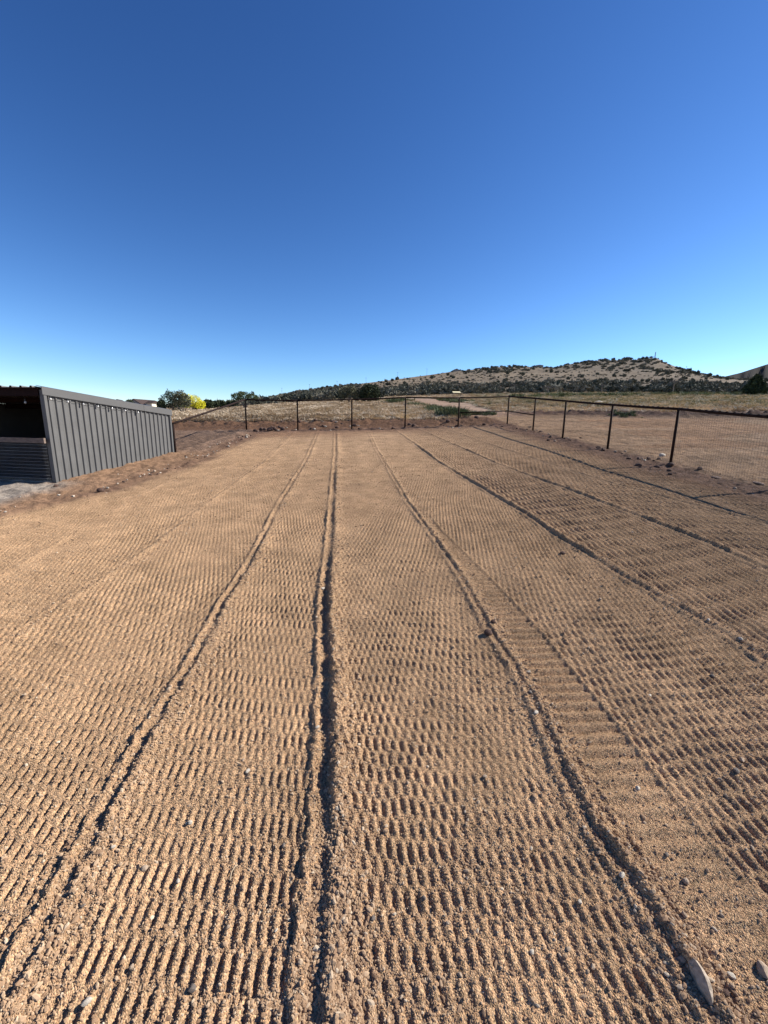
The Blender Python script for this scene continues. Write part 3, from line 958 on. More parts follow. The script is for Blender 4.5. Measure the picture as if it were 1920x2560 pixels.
# the long grey slab at the lower right: hand-shaped, pointed at both ends with a sharp ridge
bA = gp(1724, 2408); bB = gp(1778, 2520)
ax = (bB - bA); ln = np.linalg.norm(ax[:2]); ax2 = ax[:2] / ln; sd2 = np.array([ax2[1], -ax2[0]])
sl_v = []; sl_f = []
prof = [(-.04, .002, .003, .008), (.05, .009, .010, .020), (.16, .014, .012, .031), (.28, .0165, .017, .035), (.42, .0155, .018, .039), (.58, .016, .024, .037), (.70, .011, .022, .033), (.80, .009, .017, .025), (.92, .004, .010, .018), (1.0, .002, .003, .010)]
so = (bA + bB) / 2; so[2] = gz(so[0], so[1])
for t, wl_, wr, h in prof:
    c = bA[:2] + ax2 * ln * t
    for (o_, z_) in ((-wl_ * 1.0, -.02), (-wl_ * .95, h * .25), (wr * .05, h), (wr * .6, h * .85), (wr, h * .15), (wr, -.02)):
        p = c - sd2 * o_ * 1.0
        sl_v.append((p[0] - so[0], p[1] - so[1], z_ + GX * (p[0] - so[0]) + GY * (p[1] - so[1]) + .012))
for i in range(len(prof) - 1):
    for k in range(5):
        sl_f.append([i * 6 + k, i * 6 + k + 1, (i + 1) * 6 + k + 1, (i + 1) * 6 + k])
sl_f += [[5, 4, 3, 2, 1, 0], [len(sl_v) - 6 + k for k in range(6)]]
slab = obj('slab_stone', sl_v, sl_f, M['slab'])
slab.location = so
tag(slab, 'long pointed grey slab stone standing on edge at the lower right, by the tyre track', 'stone')

named = [
    ('pale_stone', 0, 1655, 1140, 20, 'pale boulder beside the right-hand fence post, biggest stone along that fence', 1.0),
    ('pale_stone', 1, 1612, 1152, 9, 'small white stone on the soil in front of the pale boulder by the fence', 1),
    ('tan_stone', 1, 1908, 2428, 44, 'rounded brown cobble at the lower right edge, uphill of the long slab stone', 1),
    ('pale_stone', 1, 1553, 2198, 20, 'pale flat stone on the ridge left of the tyre track, above the long slab', 1),
    ('tan_stone', 1, 1854, 1900, 18, 'tan oval cobble on the right-hand gravel lane, just above a darker one', 1),
    ('dark_stone', 1, 1840, 1930, 22, 'dark oval cobble on the right-hand gravel lane, just below a tan one', 1),
    ('tan_stone', 2, 362, 2170, 19, 'tan angular stone casting a dark shadow between the left and middle ridges', 1),
    ('pale_stone', 0, 619, 1928, 15, 'bright white stone on the lane left of the middle ridge', 1),
    ('pale_stone', 1, 793, 1826, 13, 'pale egg-shaped stone at the left foot of the middle ridge', 1),
    ('pale_stone', 0, 807, 1475, 12, 'white stone lying beside a break in the middle ridge', 1),
    ('pale_stone', 1, 217, 2514, 26, 'pale sliver-shaped stone low on the left lane near the bottom', 1),
    ('pale_stone', 0, 1339, 1788, 15, 'pale blocky stone on the right ridge beside the tyre track', 1),
    ('dark_stone', 0, 709, 2115, 14, 'dark grey pebble on the lane just left of the middle ridge', 1),
    ('dark_stone', 2, 480, 2476, 20, 'dark greenish round cobble low on the lane left of the middle ridge', 1),
    ('soil_clod', 2, 1220, 1588, 22, 'dark soil clod in the right ridge beside the tyre track, larger of a pair', 1),
    ('soil_clod', 2, 1233, 1560, 14, 'dark soil clod in the right ridge beside the tyre track, smaller of a pair', 1),
    ('soil_clod', 0, 1406, 1384, 18, 'flat dark clod alone on the lane between the two right ridges', 1),
    ('soil_clod', 2, 252, 1231, 18, 'dark clod on the soil strip in front of the metal shed wall', 1),
    ('soil_clod', 1, 140, 1216, 14, 'brown clod at the near bottom corner of the metal shed', 1),
    ('pale_stone', 1, 1770, 1555, 11, 'small white stone on the second right ridge', 1),
    ('pale_stone', 1, 1851, 1603, 14, 'pale flat pebble farther down the second right ridge', 1),
    ('soil_clod', 0, 1812, 2486, 22, 'dark soil clod in the hollow right of the long slab stone', 1),
]
for k, j, px, py, w_, lab, _ in named:
    place_stone(k, ST[k][j], px, py, w_, lab, 'clod' if 'clod' in k else 'stone', 'larger stones and clods lying on the yard',
                rot=(0, 0, math.radians(60 + random.uniform(-30, 30))))
more = [(608, 1900, 10), (446, 2207, 16), (570, 2323, 11), (932, 2300, 17), (949, 2462, 14), (475, 2060, 14), (833, 1895, 9), (208, 2271, 12), (868, 2242, 12), (284, 2123, 13),
        (1380, 1762, 11), (1325, 1733, 13), (1680, 1501, 9), (1625, 1736, 14), (1391, 1525, 8), (1706, 1739, 14), (1472, 1620, 10), (1594, 1970, 16), (1212, 1944, 14), (1666, 2138, 16),
        (1715, 2201, 20), (1828, 2438, 22), (1240, 1750, 9), (1780, 1690, 12), (1500, 1500, 9), (690, 2330, 12), (330, 2420, 15), (1060, 2250, 14), (1150, 2440, 16), (1330, 2380, 15),
        (1020, 1960, 10), (550, 1760, 9), (900, 1700, 8), (1450, 2260, 15), (1880, 2120, 15), (120, 1960, 9), (420, 1620, 7), (1580, 1330, 7), (1300, 1260, 6), (700, 1500, 6)]
def lane_name(x, y):
    for a, b, t in (('L2', 'L1', 'left lane, outside the left ridge'), ('L1', 'C', 'lane left of the middle ridge'), ('C', 'R1', 'lane right of the middle ridge'), ('R1', 'R2', 'lane of the tyre track'), ('R2', 'R3', 'lane beyond the second right ridge')):
        if LN[a](y) < x <= LN[b](y):
            return t
    return 'outer raked gravel'


for i, (px, py, w_) in enumerate(more):
    k = ('tan_stone', 'pale_stone', 'tan_stone', 'dark_stone')[i % 4]
    p = gp(px, py); ln_ = lane_name(p[0], p[1])
    dist_ = 'far part' if p[1] > 3.2 else ('middle part' if p[1] > 1.7 else 'near part')
    kd = k.split('_')[0]
    place_stone(k, ST[k][i % 3], px, py, w_ * .9, f'small {kd} pebble in the {dist_} of the {ln_}', 'pebble', f'{kd} pebbles, {dist_}, {ln_}')
for i in range(90):                                            # stones in the soil strip by the shed
    y = random.uniform(5.6, 17.2); x = edge_left_x(np.array([y]))[0] - abs(random.gauss(0, .38)) - .02
    wh = 'beside the shed wall' if y < 11.9 else 'between shed and far left fence corner'
    if (np.array([x, y]) - SHED_A) @ n2 < .12:
        continue
    p = proj(np.array([x, y, plane_z((x, y))]))
    k = ('pale_stone', 'tan_stone', 'pale_stone', 'soil_clod')[i % 4]
    place_stone(k, ST[k][i % 3], p[0], p[1], random.uniform(3.5, 9) * (1 if y < 10 else .7), {'pale_stone': 'small pale stone in the soil strip ' + wh, 'tan_stone': 'small tan stone in the soil strip ' + wh,
                'soil_clod': 'dark soil clod in the rough strip ' + wh}[k], 'clod' if 'clod' in k else 'stone', {'pale_stone': 'pale stones ', 'tan_stone': 'tan stones ', 'soil_clod': 'clods '}[k] + wh)
for i in range(60):                                            # along the far fence and its bank
    x = random.uniform(-5.6, 5.2); y = float(fence_far_y(np.array([x]))[0]) + random.choice([-.25, .1, .6, 1.4, 2.0]) + random.uniform(-.2, .3)
    k = ('pale_stone', 'soil_clod', 'soil_clod')[i % 3]
    o = link(k, ST[k][i % 3]); s = random.uniform(.03, .07) if k == 'pale_stone' else random.uniform(.05, .13)
    o.location = (x, y, gz(x, y) + s * .3); o.scale = (s, s, s); o.rotation_euler = (0, 0, random.uniform(0, 6))
    bay = ORD[min(4, max(0, int(np.searchsorted([p[0] for p in FAR_FENCE], x)) - 1))]
    tag(o, {'pale_stone': f'small pale stone by the far fence, in its {bay} bay from the left corner', 'soil_clod': f'dark soil clod by the far fence, in its {bay} bay from the left corner'}[k], 'stone' if k == 'pale_stone' else 'clod',
        {'pale_stone': f'pale stones in the {bay} far bay', 'soil_clod': f'clods in the {bay} far bay'}[k])
for i in range(44):                                            # along the right fence
    y = random.uniform(5.5, 18.5); x = fence_right_x(y) + random.gauss(-.15, .35)
    k = ('soil_clod', 'soil_clod', 'tan_stone')[i % 3]
    o = link(k, ST[k][i % 3]); s = random.uniform(.03, .09) * (1 if k == 'soil_clod' else .6)
    o.location = (x, y, gz(x, y) + s * .25); o.scale = (s, s, s); o.rotation_euler = (0, 0, random.uniform(0, 6))
    bay = ORD[min(6, max(0, int(np.searchsorted([-p[1] for p in RIGHT_FENCE], -y)) - 1))]
    tag(o, {'tan_stone': f'small tan stone along the right fence, in its {bay} bay from the far corner', 'soil_clod': f'dark soil clod along the right fence, in its {bay} bay from the far corner'}[k], 'stone' if k == 'tan_stone' else 'clod',
        {'tan_stone': f'tan stones in the {bay} right bay', 'soil_clod': f'clods in the {bay} right bay'}[k])
for (px, py, w_) in ((1790, 1190, 44), (1895, 1208, 58), (1495, 1117, 24)):
    place_stone('soil_heap', ST['soil_clod'][w_ % 3], px, py, w_, 'low heap of dark soil dug out at the foot of the right fence', 'soil heap', 'heaps of dug soil along the right fence', rot=(0, 0, 1.2), scl=(1, .5, .22), sink=.1)
pw = [gp(575, 2205), gp(579, 2185), gp(588, 2172), gp(594, 2168)]
tw_o = pw[0].copy(); tw_o[2] = gz(tw_o[0], tw_o[1])
t = MB(tw_o).tube([(p[0], p[1], gz(p[0], p[1]) + .010) for p in pw], .0022, 6).build('twig', M['twig'])
t.location = tw_o
tag(t, 'thin curved pale twig lying across the lane left of the middle ridge', 'twig')

# loose gravel over the near ground
def ico(name, sub):
    import bmesh
    bm = bmesh.new(); bmesh.ops.create_icosphere(bm, subdivisions=sub, radius=1)
    r_ = random.Random(3)
    for v in bm.verts:
        v.co *= 1 + .28 * (r_.random() - .5)
    me = bpy.data.meshes.new(name); bm.to_mesh(me); bm.free()
    return me


NP = 560000
pr_ = .75 * (11.0 / .75) ** (rng.random(NP) ** 1.25)
pt_ = rng.uniform(-.92, .92, NP)
x, y = pr_ * np.sin(pt_), pr_ * np.cos(pt_)
size = np.minimum(.0016 * np.exp(rng.normal(0, .55, NP)), .0075) * (1 + .10 * pr_)
# gravel gathers on the windrows and in the furrows
cl = np.zeros(NP)
for k, wgt in (('C', 1), ('L1', 1), ('R1', .9), ('R2', .7), ('L2', .6)):
    d = x - LN[k](y); cl = np.maximum(cl, wgt * np.exp(-((d - .04) / .12) ** 2))
trk = (x > TL(y)) & (x < TR(y)) & (y < 5.5)
ground(x, y, np.hypot(x, y) * 1.96 / 1010)
keep = (rng.random(NP) < np.clip(.34 - .30 * np.clip(RIP['h'], -1, 1) + .35 * fbm(x * 2.2, y * 2.2, 101, 2) + .6 * cl, .06, 1) * np.where(trk, .35, 1)) & (x > edge_left_x(y) + .1)
x, y, size, cl = x[keep], y[keep], size[keep], cl[keep]
zz, _ = ground(x, y, np.hypot(x, y) * 1.96 / 1010)
n = len(x)
size = size * (1 + .35 * cl)
scl = np.stack([size * rng.uniform(.9, 1.5, n), size * rng.uniform(.7, 1.1, n), size * rng.uniform(.5, .9, n)], 1)
rot = np.stack([rng.uniform(-.5, .5, n), rng.uniform(-.5, .5, n), rng.uniform(0, 6.28, n)], 1)
tint = np.clip(rng.beta(2.6, 2.0, n), 0, 1)
scatter('gravel', np.stack([x, y, zz + size * .30], 1), rot, scl, tint, ico('gravel_piece', 1), M['pebble'])


# ------------------------------------------------------------------ grass and weeds
def tuft(name, nb, h, spread, seed, wid=.012):
    r_ = np.random.default_rng(seed); V = []; Fc = []
    for i in range(nb):
        a = r_.uniform(0, 6.28); o_ = r_.uniform(0, spread) * np.array([math.cos(a), math.sin(a)])
        hh = h * r_.uniform(.5, 1.0); ln_ = r_.uniform(.4, 1.5) * hh; b = a + r_.normal(0, .7)
        d = np.array([math.cos(b), math.sin(b)]); s = np.array([-d[1], d[0]]) * wid
        k = len(V)
        p0 = o_; p1 = o_ + d * ln_ * .35; p2 = o_ + d * ln_
        V += [(*(p0 - s), 0), (*(p0 + s), 0), (*(p1 + s * .8), hh * .6), (*(p1 - s * .8), hh * .6), (*p2, hh)]
        Fc += [[k, k + 1, k + 2, k + 3], [k + 3, k + 2, k + 4]]
    me = bpy.data.meshes.new(name); me.from_pydata(V, [], Fc)
    return me


NG = 60000
gr = 21.0 * (135 / 21.0) ** (rng.random(NG) ** .95)
gt = rng.uniform(-.85, .85, NG)
x, y = gr * np.sin(gt), gr * np.cos(gt)
dfar = fence_far_y(x) - y
nn = fbm(x * .18, y * .35, 111, 3)
n3 = fbm(x * .5, y * .9, 112, 3)
keep = (dfar < -3.1 + .8 * nn) & ((x < 5.2) | (gr > 26.6)) & (rng.random(NG) < np.clip(.62 + .9 * n3, .05, 1))
keep &= np.abs(x - track_x(y)) > (1.4 + .02 * y) * (1 + .25 * n3)

x, y, gr, nn, n3 = x[keep], y[keep], gr[keep], nn[keep], n3[keep]
zz = ground(x, y)[0] + np.where(gr > 30, .12 * fbm(x * .25, y * .25, 91, 3) * sstep(31, 40, gr), 0)
n = len(x)
s = rng.uniform(.55, 1.25, n) * (1 + .35 * n3) * (.75 + .006 * gr)
t0 = rng.uniform(.05, .72, n) + .2 * nn
rightside = sstep(.12, .30, np.arctan2(x, y)) * sstep(30, 50, gr)
t0 = np.where(rng.random(n) < rightside * .75, rng.uniform(.74, 1.0, n), t0)
scatter('dry_grass', np.stack([x, y, zz - .02], 1), np.stack([rng.uniform(-.2, .2, n), rng.uniform(-.2, .2, n), rng.uniform(0, 6.28, n)], 1),
        np.stack([s * 1.35, s * 1.35, s * .7], 1), np.clip(t0, 0, 1), tuft('grass_piece', 44, .26, .26, 5, .016), M['grass'])

# green weeds along the dirt track and in patches
W = []
def weed_patch(x0, y0, x1, y1, wd, n, hmul=1):
    for _ in range(n):
        t = rng.random(); W.append((x0 + (x1 - x0) * t + rng.normal(0, wd), y0 + (y1 - y0) * t + rng.normal(0, wd * 1.4), hmul))
def at_px(px, py, zguess=None):
    """point where a photo pixel meets the land beyond the fence"""
    r = ray(px, py); r = r / math.hypot(r[0], r[1])
    ds = np.exp(np.linspace(math.log(19.5), math.log(640), 900))
    z = ground(ds * r[0], ds * r[1])[0]
    z = np.where(ds > 134, hill_z(ds * r[0], ds * r[1]), z)
    hit = np.nonzero(z >= EYE + ds * r[2])[0]
    d = ds[hit[0]] if len(hit) else 640.
    return d * r[0], d * r[1]
for (a, b, wd, n, h) in (((975, 1009), (1008, 1003), .8, 90, 1), ((1025, 1012), (1078, 1020), .3, 70, .55), ((1078, 1022), (1140, 1038), .34, 150, .62), ((1100, 1000), (1160, 1006), .6, 90, .7),
                         ((1120, 1041), (1150, 1043), .3, 60, .8), ((1540, 1036), (1572, 1040), .25, 26, .28), ((1190, 1037), (1225, 1036), .3, 30, .4), ((1300, 993), (1880, 986), 3.5, 260, 1.2)):
    p0 = at_px(*a); p1 = at_px(*b); weed_patch(*p0, *p1, wd, n, h)
W = np.array(W); n = len(W)
zz = ground(W[:, 0], W[:, 1])[0]
s = rng.uniform(.6, 1.3, n) * W[:, 2]
scatter('green_weeds', np.stack([W[:, 0], W[:, 1], zz], 1), np.stack([rng.uniform(-.3, .3, n), rng.uniform(-.3, .3, n), rng.uniform(0, 6.28, n)], 1),
        np.stack([s, s, s * .9], 1), rng.random(n), tuft('weed_piece', 46, .55, .35, 8, .035), M['weed'])


# ------------------------------------------------------------------ trees
def crown_mesh(name, mat, lobes, n, leaf, seed, up=.2):
    """leaf clumps spread through lobes (cx,cy,cz,rx,ry,rz), denser near their skins"""
    r_ = np.random.default_rng(seed)
    vol = np.array([l[3] * l[4] * l[5] for l in lobes]) ** .67; vol /= vol.sum()
    idx = r_.choice(len(lobes), n, p=vol)
    Lb = np.array(lobes)[idx]
    d = r_.normal(0, 1, (n, 3)); d /= np.linalg.norm(d, axis=1)[:, None]
    rad = r_.uniform(.35, 1.0, n) ** .5 * (1 + .16 * fbm(d[:, 0] * 3 + idx, d[:, 1] * 3 + d[:, 2] * 3, seed, 3))
    P = Lb[:, :3] + d * Lb[:, 3:] * rad[:, None]
    a = r_.normal(0, 1, (n, 3)); a[:, 2] += up; a /= np.linalg.norm(a, axis=1)[:, None]
    b = np.cross(a, r_.normal(0, 1, (n, 3))); b /= np.linalg.norm(b, axis=1)[:, None]
    s = leaf * r_.uniform(.6, 1.3, n)[:, None]
    V = np.stack([P - b * s * .45, P + a * s * .3 - b * s * .1 + np.cross(a, b) * s * .2, P + a * s, P + b * s * .5], 1).reshape(-1, 3)
    me = np_mesh(name, V, np.arange(4 * n).reshape(-1, 4), mat, False, leaf=np.repeat(np.clip(r_.normal(.45, .3, n), 0, 1), 4))
    return me


def limb_mesh(org, limbs):
    mb = MB(org)
    for pts, rads in limbs:
        mb.tube(pts, rads, 7)
    return mb


def tree(name, label, x, y, w, h, mat, lobes, n, leaf, seed, limbs, group=None, cat='tree', z=None):
    """lobes and limbs in units of half-width (x,y) and height (z)"""
    z = (gz(x, y) if z is None else z) - .05
    t = thing(name, (x, y, z), label, cat, group)
    lb = [(l[0] * w / 2, l[1] * w / 2, l[2] * h, l[3] * w / 2, l[4] * w / 2, l[5] * h) for l in lobes]
    link('crown', crown_mesh('crown', mat, lb, n, leaf, seed), t)
    mb = MB()
    for pts, rad in limbs:
        mb.tube([(p[0] * w / 2, p[1] * w / 2, p[2] * h) for p in pts], [q * w for q in rad], 7)
    mb.build('trunk', M['bark'], t, True)
    return t


def wpx(px, x, y):
    return px * math.hypot(x, y) / FPX * .97


LIMBS = [([(0, 0, -.05), (.03, 0, .2), (.0, .05, .55)], (.05, .04, .015)), ([(0, 0, .1), (-.25, .1, .35), (-.45, .1, .6)], (.03, .02, .008)), ([(0, 0, .12), (.25, -.1, .35), (.5, 0, .62)], (.03, .02, .008))]
# left clump: dark juniper behind, grey-green willowy bush with bare stems in front, yellow bush beside it
x, y = at_px(433, 1029)
tree('juniper_tree', 'dark green juniper left of the yellow bush, behind the grey-green one', x, y, wpx(62, x, y), wpx(48, x, y), M['juniper'],
     [(-.45, 0, .45, .5, .6, .36), (.2, .2, .55, .55, .6, .42), (-.15, 0, .75, .3, .4, .22), (.45, 0, .35, .5, .5, .32), (-.75, 0, .3, .3, .4, .28), (-.3, 0, .88, .12, .15, .14)], 2600, .22, 21, LIMBS)
x, y = at_px(456, 1033)
tree('willow_bush', 'grey-green bush with bare forked stems beside the yellow bush', x, y, wpx(50, x, y), wpx(51, x, y), M['greybush'],
     [(-.3, 0, .62, .5, .5, .25), (.35, 0, .60, .5, .5, .25), (0, 0, .8, .45, .45, .2), (.5, 0, .45, .35, .4, .18)], 1500, .17, 22,
     [([(0, 0, -.03), (-.2, 0, .2), (-.55, 0, .42), (-.6, 0, .62)], (.028, .022, .016, .006)), ([(.05, 0, -.03), (.15, .1, .25), (.1, 0, .55)], (.026, .02, .008)), ([(.1, 0, -.03), (.4, 0, .25), (.55, 0, .5)], (.026, .02, .008)),
      ([(-.05, 0, -.02), (-.05, .2, .25), (-.3, 0, .6)], (.022, .016, .006))], cat='bush')
x, y = at_px(483, 1026)
tree('flowering_bush', 'bright yellow flowering bush beyond the left fence', x, y, wpx(58, x, y), wpx(41, x, y), M['yellow'],
     [(-.4, 0, .5, .55, .6, .42), (.15, 0, .5, .5, .6, .36), (.6, 0, .33, .38, .5, .28), (-.65, 0, .72, .3, .4, .25)], 4200, .2, 23, LIMBS, cat='bush')
x, y = at_px(612, 1021)
tree('juniper_tree', 'round-topped juniper on forked stems behind the far left fence corner', x, y, wpx(66, x, y), wpx(39, x, y), M['oak'],
     [(-.55, 0, .72, .42, .5, .22), (0, 0, .74, .5, .6, .26), (.5, 0, .68, .42, .5, .2), (.85, 0, .66, .18, .3, .16), (.62, 0, .9, .12, .2, .12), (-.2, 0, .9, .25, .3, .12)], 2200, .2, 24,
     [([(0, 0, -.05), (-.1, 0, .25), (-.4, 0, .55)], (.03, .022, .01)), ([(.05, 0, -.05), (.2, 0, .25), (.45, 0, .6)], (.03, .02, .01)), ([(0, 0, 0), (.03, 0, .5)], (.022, .01))])
x, y = at_px(872, 1007)
tree('shrub_tree', 'loose grey-green tree next to the dark round juniper in mid field', x, y, wpx(58, x, y), wpx(44, x, y), M['greybush'],
     [(-.45, 0, .55, .5, .6, .3), (.3, 0, .6, .6, .6, .32), (0, 0, .75, .5, .5, .22), (.65, 0, .42, .32, .5, .3), (-.6, 0, .35, .35, .4, .25)], 1700, .26, 25, LIMBS)
x, y = at_px(925, 1005)
tree('juniper_tree', 'dense dark round juniper standing alone in the mid field behind the fence', x, y, wpx(54, x, y), wpx(45, x, y), M['juniper'],
     [(0, 0, .5, .9, .9, .44), (-.2, 0, .68, .6, .6, .3), (.3, 0, .62, .6, .6, .3), (.55, 0, .35, .42, .5, .3), (-.6, 0, .35, .38, .5, .3)], 4200, .28, 26, LIMBS)
x, y = at_px(1885, 988)
tree('pine_tree', 'dark pointed pine at the right end of the tree belt below the hill', x, y, wpx(44, x, y), wpx(38, x, y), M['pine'],
     [(0, 0, .25, .9, .9, .22), (0, 0, .45, .7, .7, .22), (0, 0, .65, .48, .5, .2), (-.05, 0, .85, .25, .25, .16), (.6, 0, .2, .4, .4, .18)], 2600, .5, 27, LIMBS)

# dark trees behind the yellow bush and round the houses
for i, (px, py, w_, h_, lab) in enumerate(((521, 1027, 42, 24, 'dark tree just right of the yellow bush'), (552, 1027, 34, 20, 'second dark tree right of the yellow bush'), (580, 1026, 30, 18, 'dark tree left of the corner juniper'),
                                           (328, 1024, 22, 22, 'dark tree between the white gable and the grey house'), (268, 1021, 34, 24, 'dark tree showing over the shed roof, left of the white gable'), (404, 1027, 18, 24, 'dark tree between the grey house and the juniper clump'),
                                           (500, 1027, 26, 17, 'low dark tree hugging the yellow bush'))):
    x, y = at_px(px, py)
    d = math.hypot(x, y); x, y = x / d * 125, y / d * 125
    if px < 340:
        x, y = x / 125 * 170, y / 125 * 170
    z = gz(x, y) if math.hypot(x, y) < 134 else float(hill_z(np.array([x]), np.array([y]))[0])
    r_ = random.Random(i)
    tree('juniper_tree', lab + ' along the left skyline', x, y, wpx(w_, x, y), wpx(h_, x, y), M['juniper'],
         [(r_.uniform(-.3, .3), 0, .5, .75, .8, .42), (-.5, 0, .4, .4, .5, .32), (.5, 0, r_.uniform(.35, .5), .4, .5, .32), (r_.uniform(-.4, .4), 0, .75, .35, .4, .2)], 1200, .45, 40 + i, LIMBS, group='trees on the left skyline', z=z)

# hillside junipers one can count, dotted on the pale slope and along the skyline
JM = []
for i in range(5):
    r_ = random.Random(60 + i)
    lb = [(r_.uniform(-.3, .3), r_.uniform(-.3, .3), .5, .8, .8, .45), (r_.uniform(-.6, .6), r_.uniform(-.5, .5), .4, .5, .5, .35), (r_.uniform(-.5, .5), r_.uniform(-.5, .5), .62, .45, .45, .3)]
    JM.append(crown_mesh('juniper_bush', M['distant'], lb, 240, .42, 70 + i))
hb_list = [(792, 973), (806, 971), (826, 969), (845, 967), (870, 962), (888, 962), (938, 959), (947, 952), (953, 954), (966, 951), (981, 949), (993, 946), (1018, 945), (1012, 956), (1011, 964), (989, 957), (960, 962),
           (1058, 959), (1070, 963), (1119, 960), (1128, 939), (1120, 935), (1096, 933), (1079, 943), (1134, 942), (1167, 942), (1246, 941), (1306, 934), (1301, 931), (1378, 928), (1366, 926), (1427, 936), (1492, 933),
           (1409, 926), (1292, 951), (1245, 953), (1186, 972), (1512, 947), (1535, 938), (1562, 938), (1538, 952), (1605, 950), (1621, 951), (1656, 947), (1669, 947), (1678, 950), (1694, 953), (1715, 944), (1734, 950),
           (1707, 944), (1765, 945), (1766, 952), (1800, 943), (1792, 941), (1900, 950), (1916, 950), (1818, 946), (1775, 938), (1745, 933), (1720, 926), (1698, 920), (1560, 892), (1568, 891), (1607, 895), (1616, 895), (1534, 896),
           (1240, 917), (1215, 920), (1190, 923), (1160, 927), (740, 979), (760, 978), (778, 975), (715, 984), (690, 989), (672, 993), (1500, 955), (1420, 945), (1455, 940), (1340, 940), (1270, 932), (1225, 938), (1035, 950), (1052, 946)]
rj = random.Random(5)
for i, (px, py) in enumerate(hb_list):
    sky_y = np.interp(px, [p[0] for p in SKYL], [p[1] for p in SKYL])
    x, y = at_px(px, max(py + 4, sky_y + 1.5))
    z = float(hill_z(np.array([x]), np.array([y]))[0])
    s = rj.uniform(5, 10) * math.hypot(x, y) / FPX
    o = link('juniper_bush', JM[i % 5]); o.location = (x, y, z - .3); o.rotation_euler = (0, 0, rj.uniform(0, 6.3)); o.scale = (s / 2, s / 2, s * rj.uniform(.6, .85))
    wh = 'on the skyline' if py - sky_y < 4 else ('high on the pale slope' if py < 946 else 'low on the pale slope')
    zn = 'above the round field juniper' if px < 1000 else ('left of the hilltop house' if px < 1140 else ('below the brushy knoll' if px < 1400 else ('below the mast' if px < 1660 else 'on the right flank')))
    tag(o, f'small dark juniper {wh}, {zn}', 'bush', f'hill junipers {wh}, {zn}')
# front row of the dark belt at the foot of the hill
for i in range(130):
    px = 660 + 1290 * (i + rj.random()) / 130
    py = np.interp(px, [650, 800, 1000, 1200, 1400, 1920], [1011, 1000, 991, 985, 982, 985]) - abs(rj.gauss(0, 4)) - 1
    x, y = at_px(px, py); d = math.hypot(x, y)
    z = float(hill_z(np.array([x]), np.array([y]))[0]) if d > 134 else gz(x, y)
    s = rj.uniform(8, 19) * d / FPX
    o = link('juniper_tree', JM[i % 5]); o.location = (x, y, z - .3); o.rotation_euler = (0, 0, rj.uniform(0, 6.3)); o.scale = (s / 2, s / 2, s * rj.uniform(.55, .95))
    zn = 'left of the round field juniper' if px < 900 else ('between round field juniper and cream lean-to' if px < 1140 else ('between cream lean-to and slim pole' if px < 1503 else ('between slim pole and tall pale pole' if px < 1681 else 'right of the tall pale pole')))
    sz = 'tall' if s * FPX / d > 14 else 'low'
    tag(o, f'{sz} dark juniper at the hill foot, {zn}', 'tree', f'{sz} belt junipers {zn}')

# the mass of scrub on the hill
NS = 60000
sr = 133 * (660 / 133.) ** rng.random(NS); stt = rng.uniform(-.62, .78, NS)
x, y = sr * np.sin(stt), sr * np.cos(stt)
z = hill_z(x, y)
den = scrub_density(x, y, z) * (.45 + .9 * fbm(x * .045, y * .03, 121, 3)) + .16 * (sr > 250)
keep = rng.random(NS) < np.clip(den, 0, 1) * .6
x, y, z, sr = x[keep], y[keep], z[keep], sr[keep]
n = len(x)
s = np.exp(rng.normal(0, .5, n)) * np.where(sr > 330, 1.25, .85)
s = np.where(scrub_density(x, y, z) < .15, s * .42, s)
s = np.clip(s, .3, 2.4)
lb = [(0, 0, .45, 1, 1, .45), (.5, .2, .4, .55, .55, .35), (-.4, .3, .5, .55, .55, .4)]
pm_ = crown_mesh('scrub_piece', M['scrub'], lb, 90, .6, 99)
scatter('hill_scrub', np.stack([x, y, z - .2], 1), np.stack([np.zeros(n), np.zeros(n), rng.uniform(0, 6.28, n)], 1), np.stack([s, s, s * rng.uniform(.7, 1.2, n)], 1), np.clip(rng.beta(1.6, 2.4, n), 0, 1), pm_, M['scrub'])


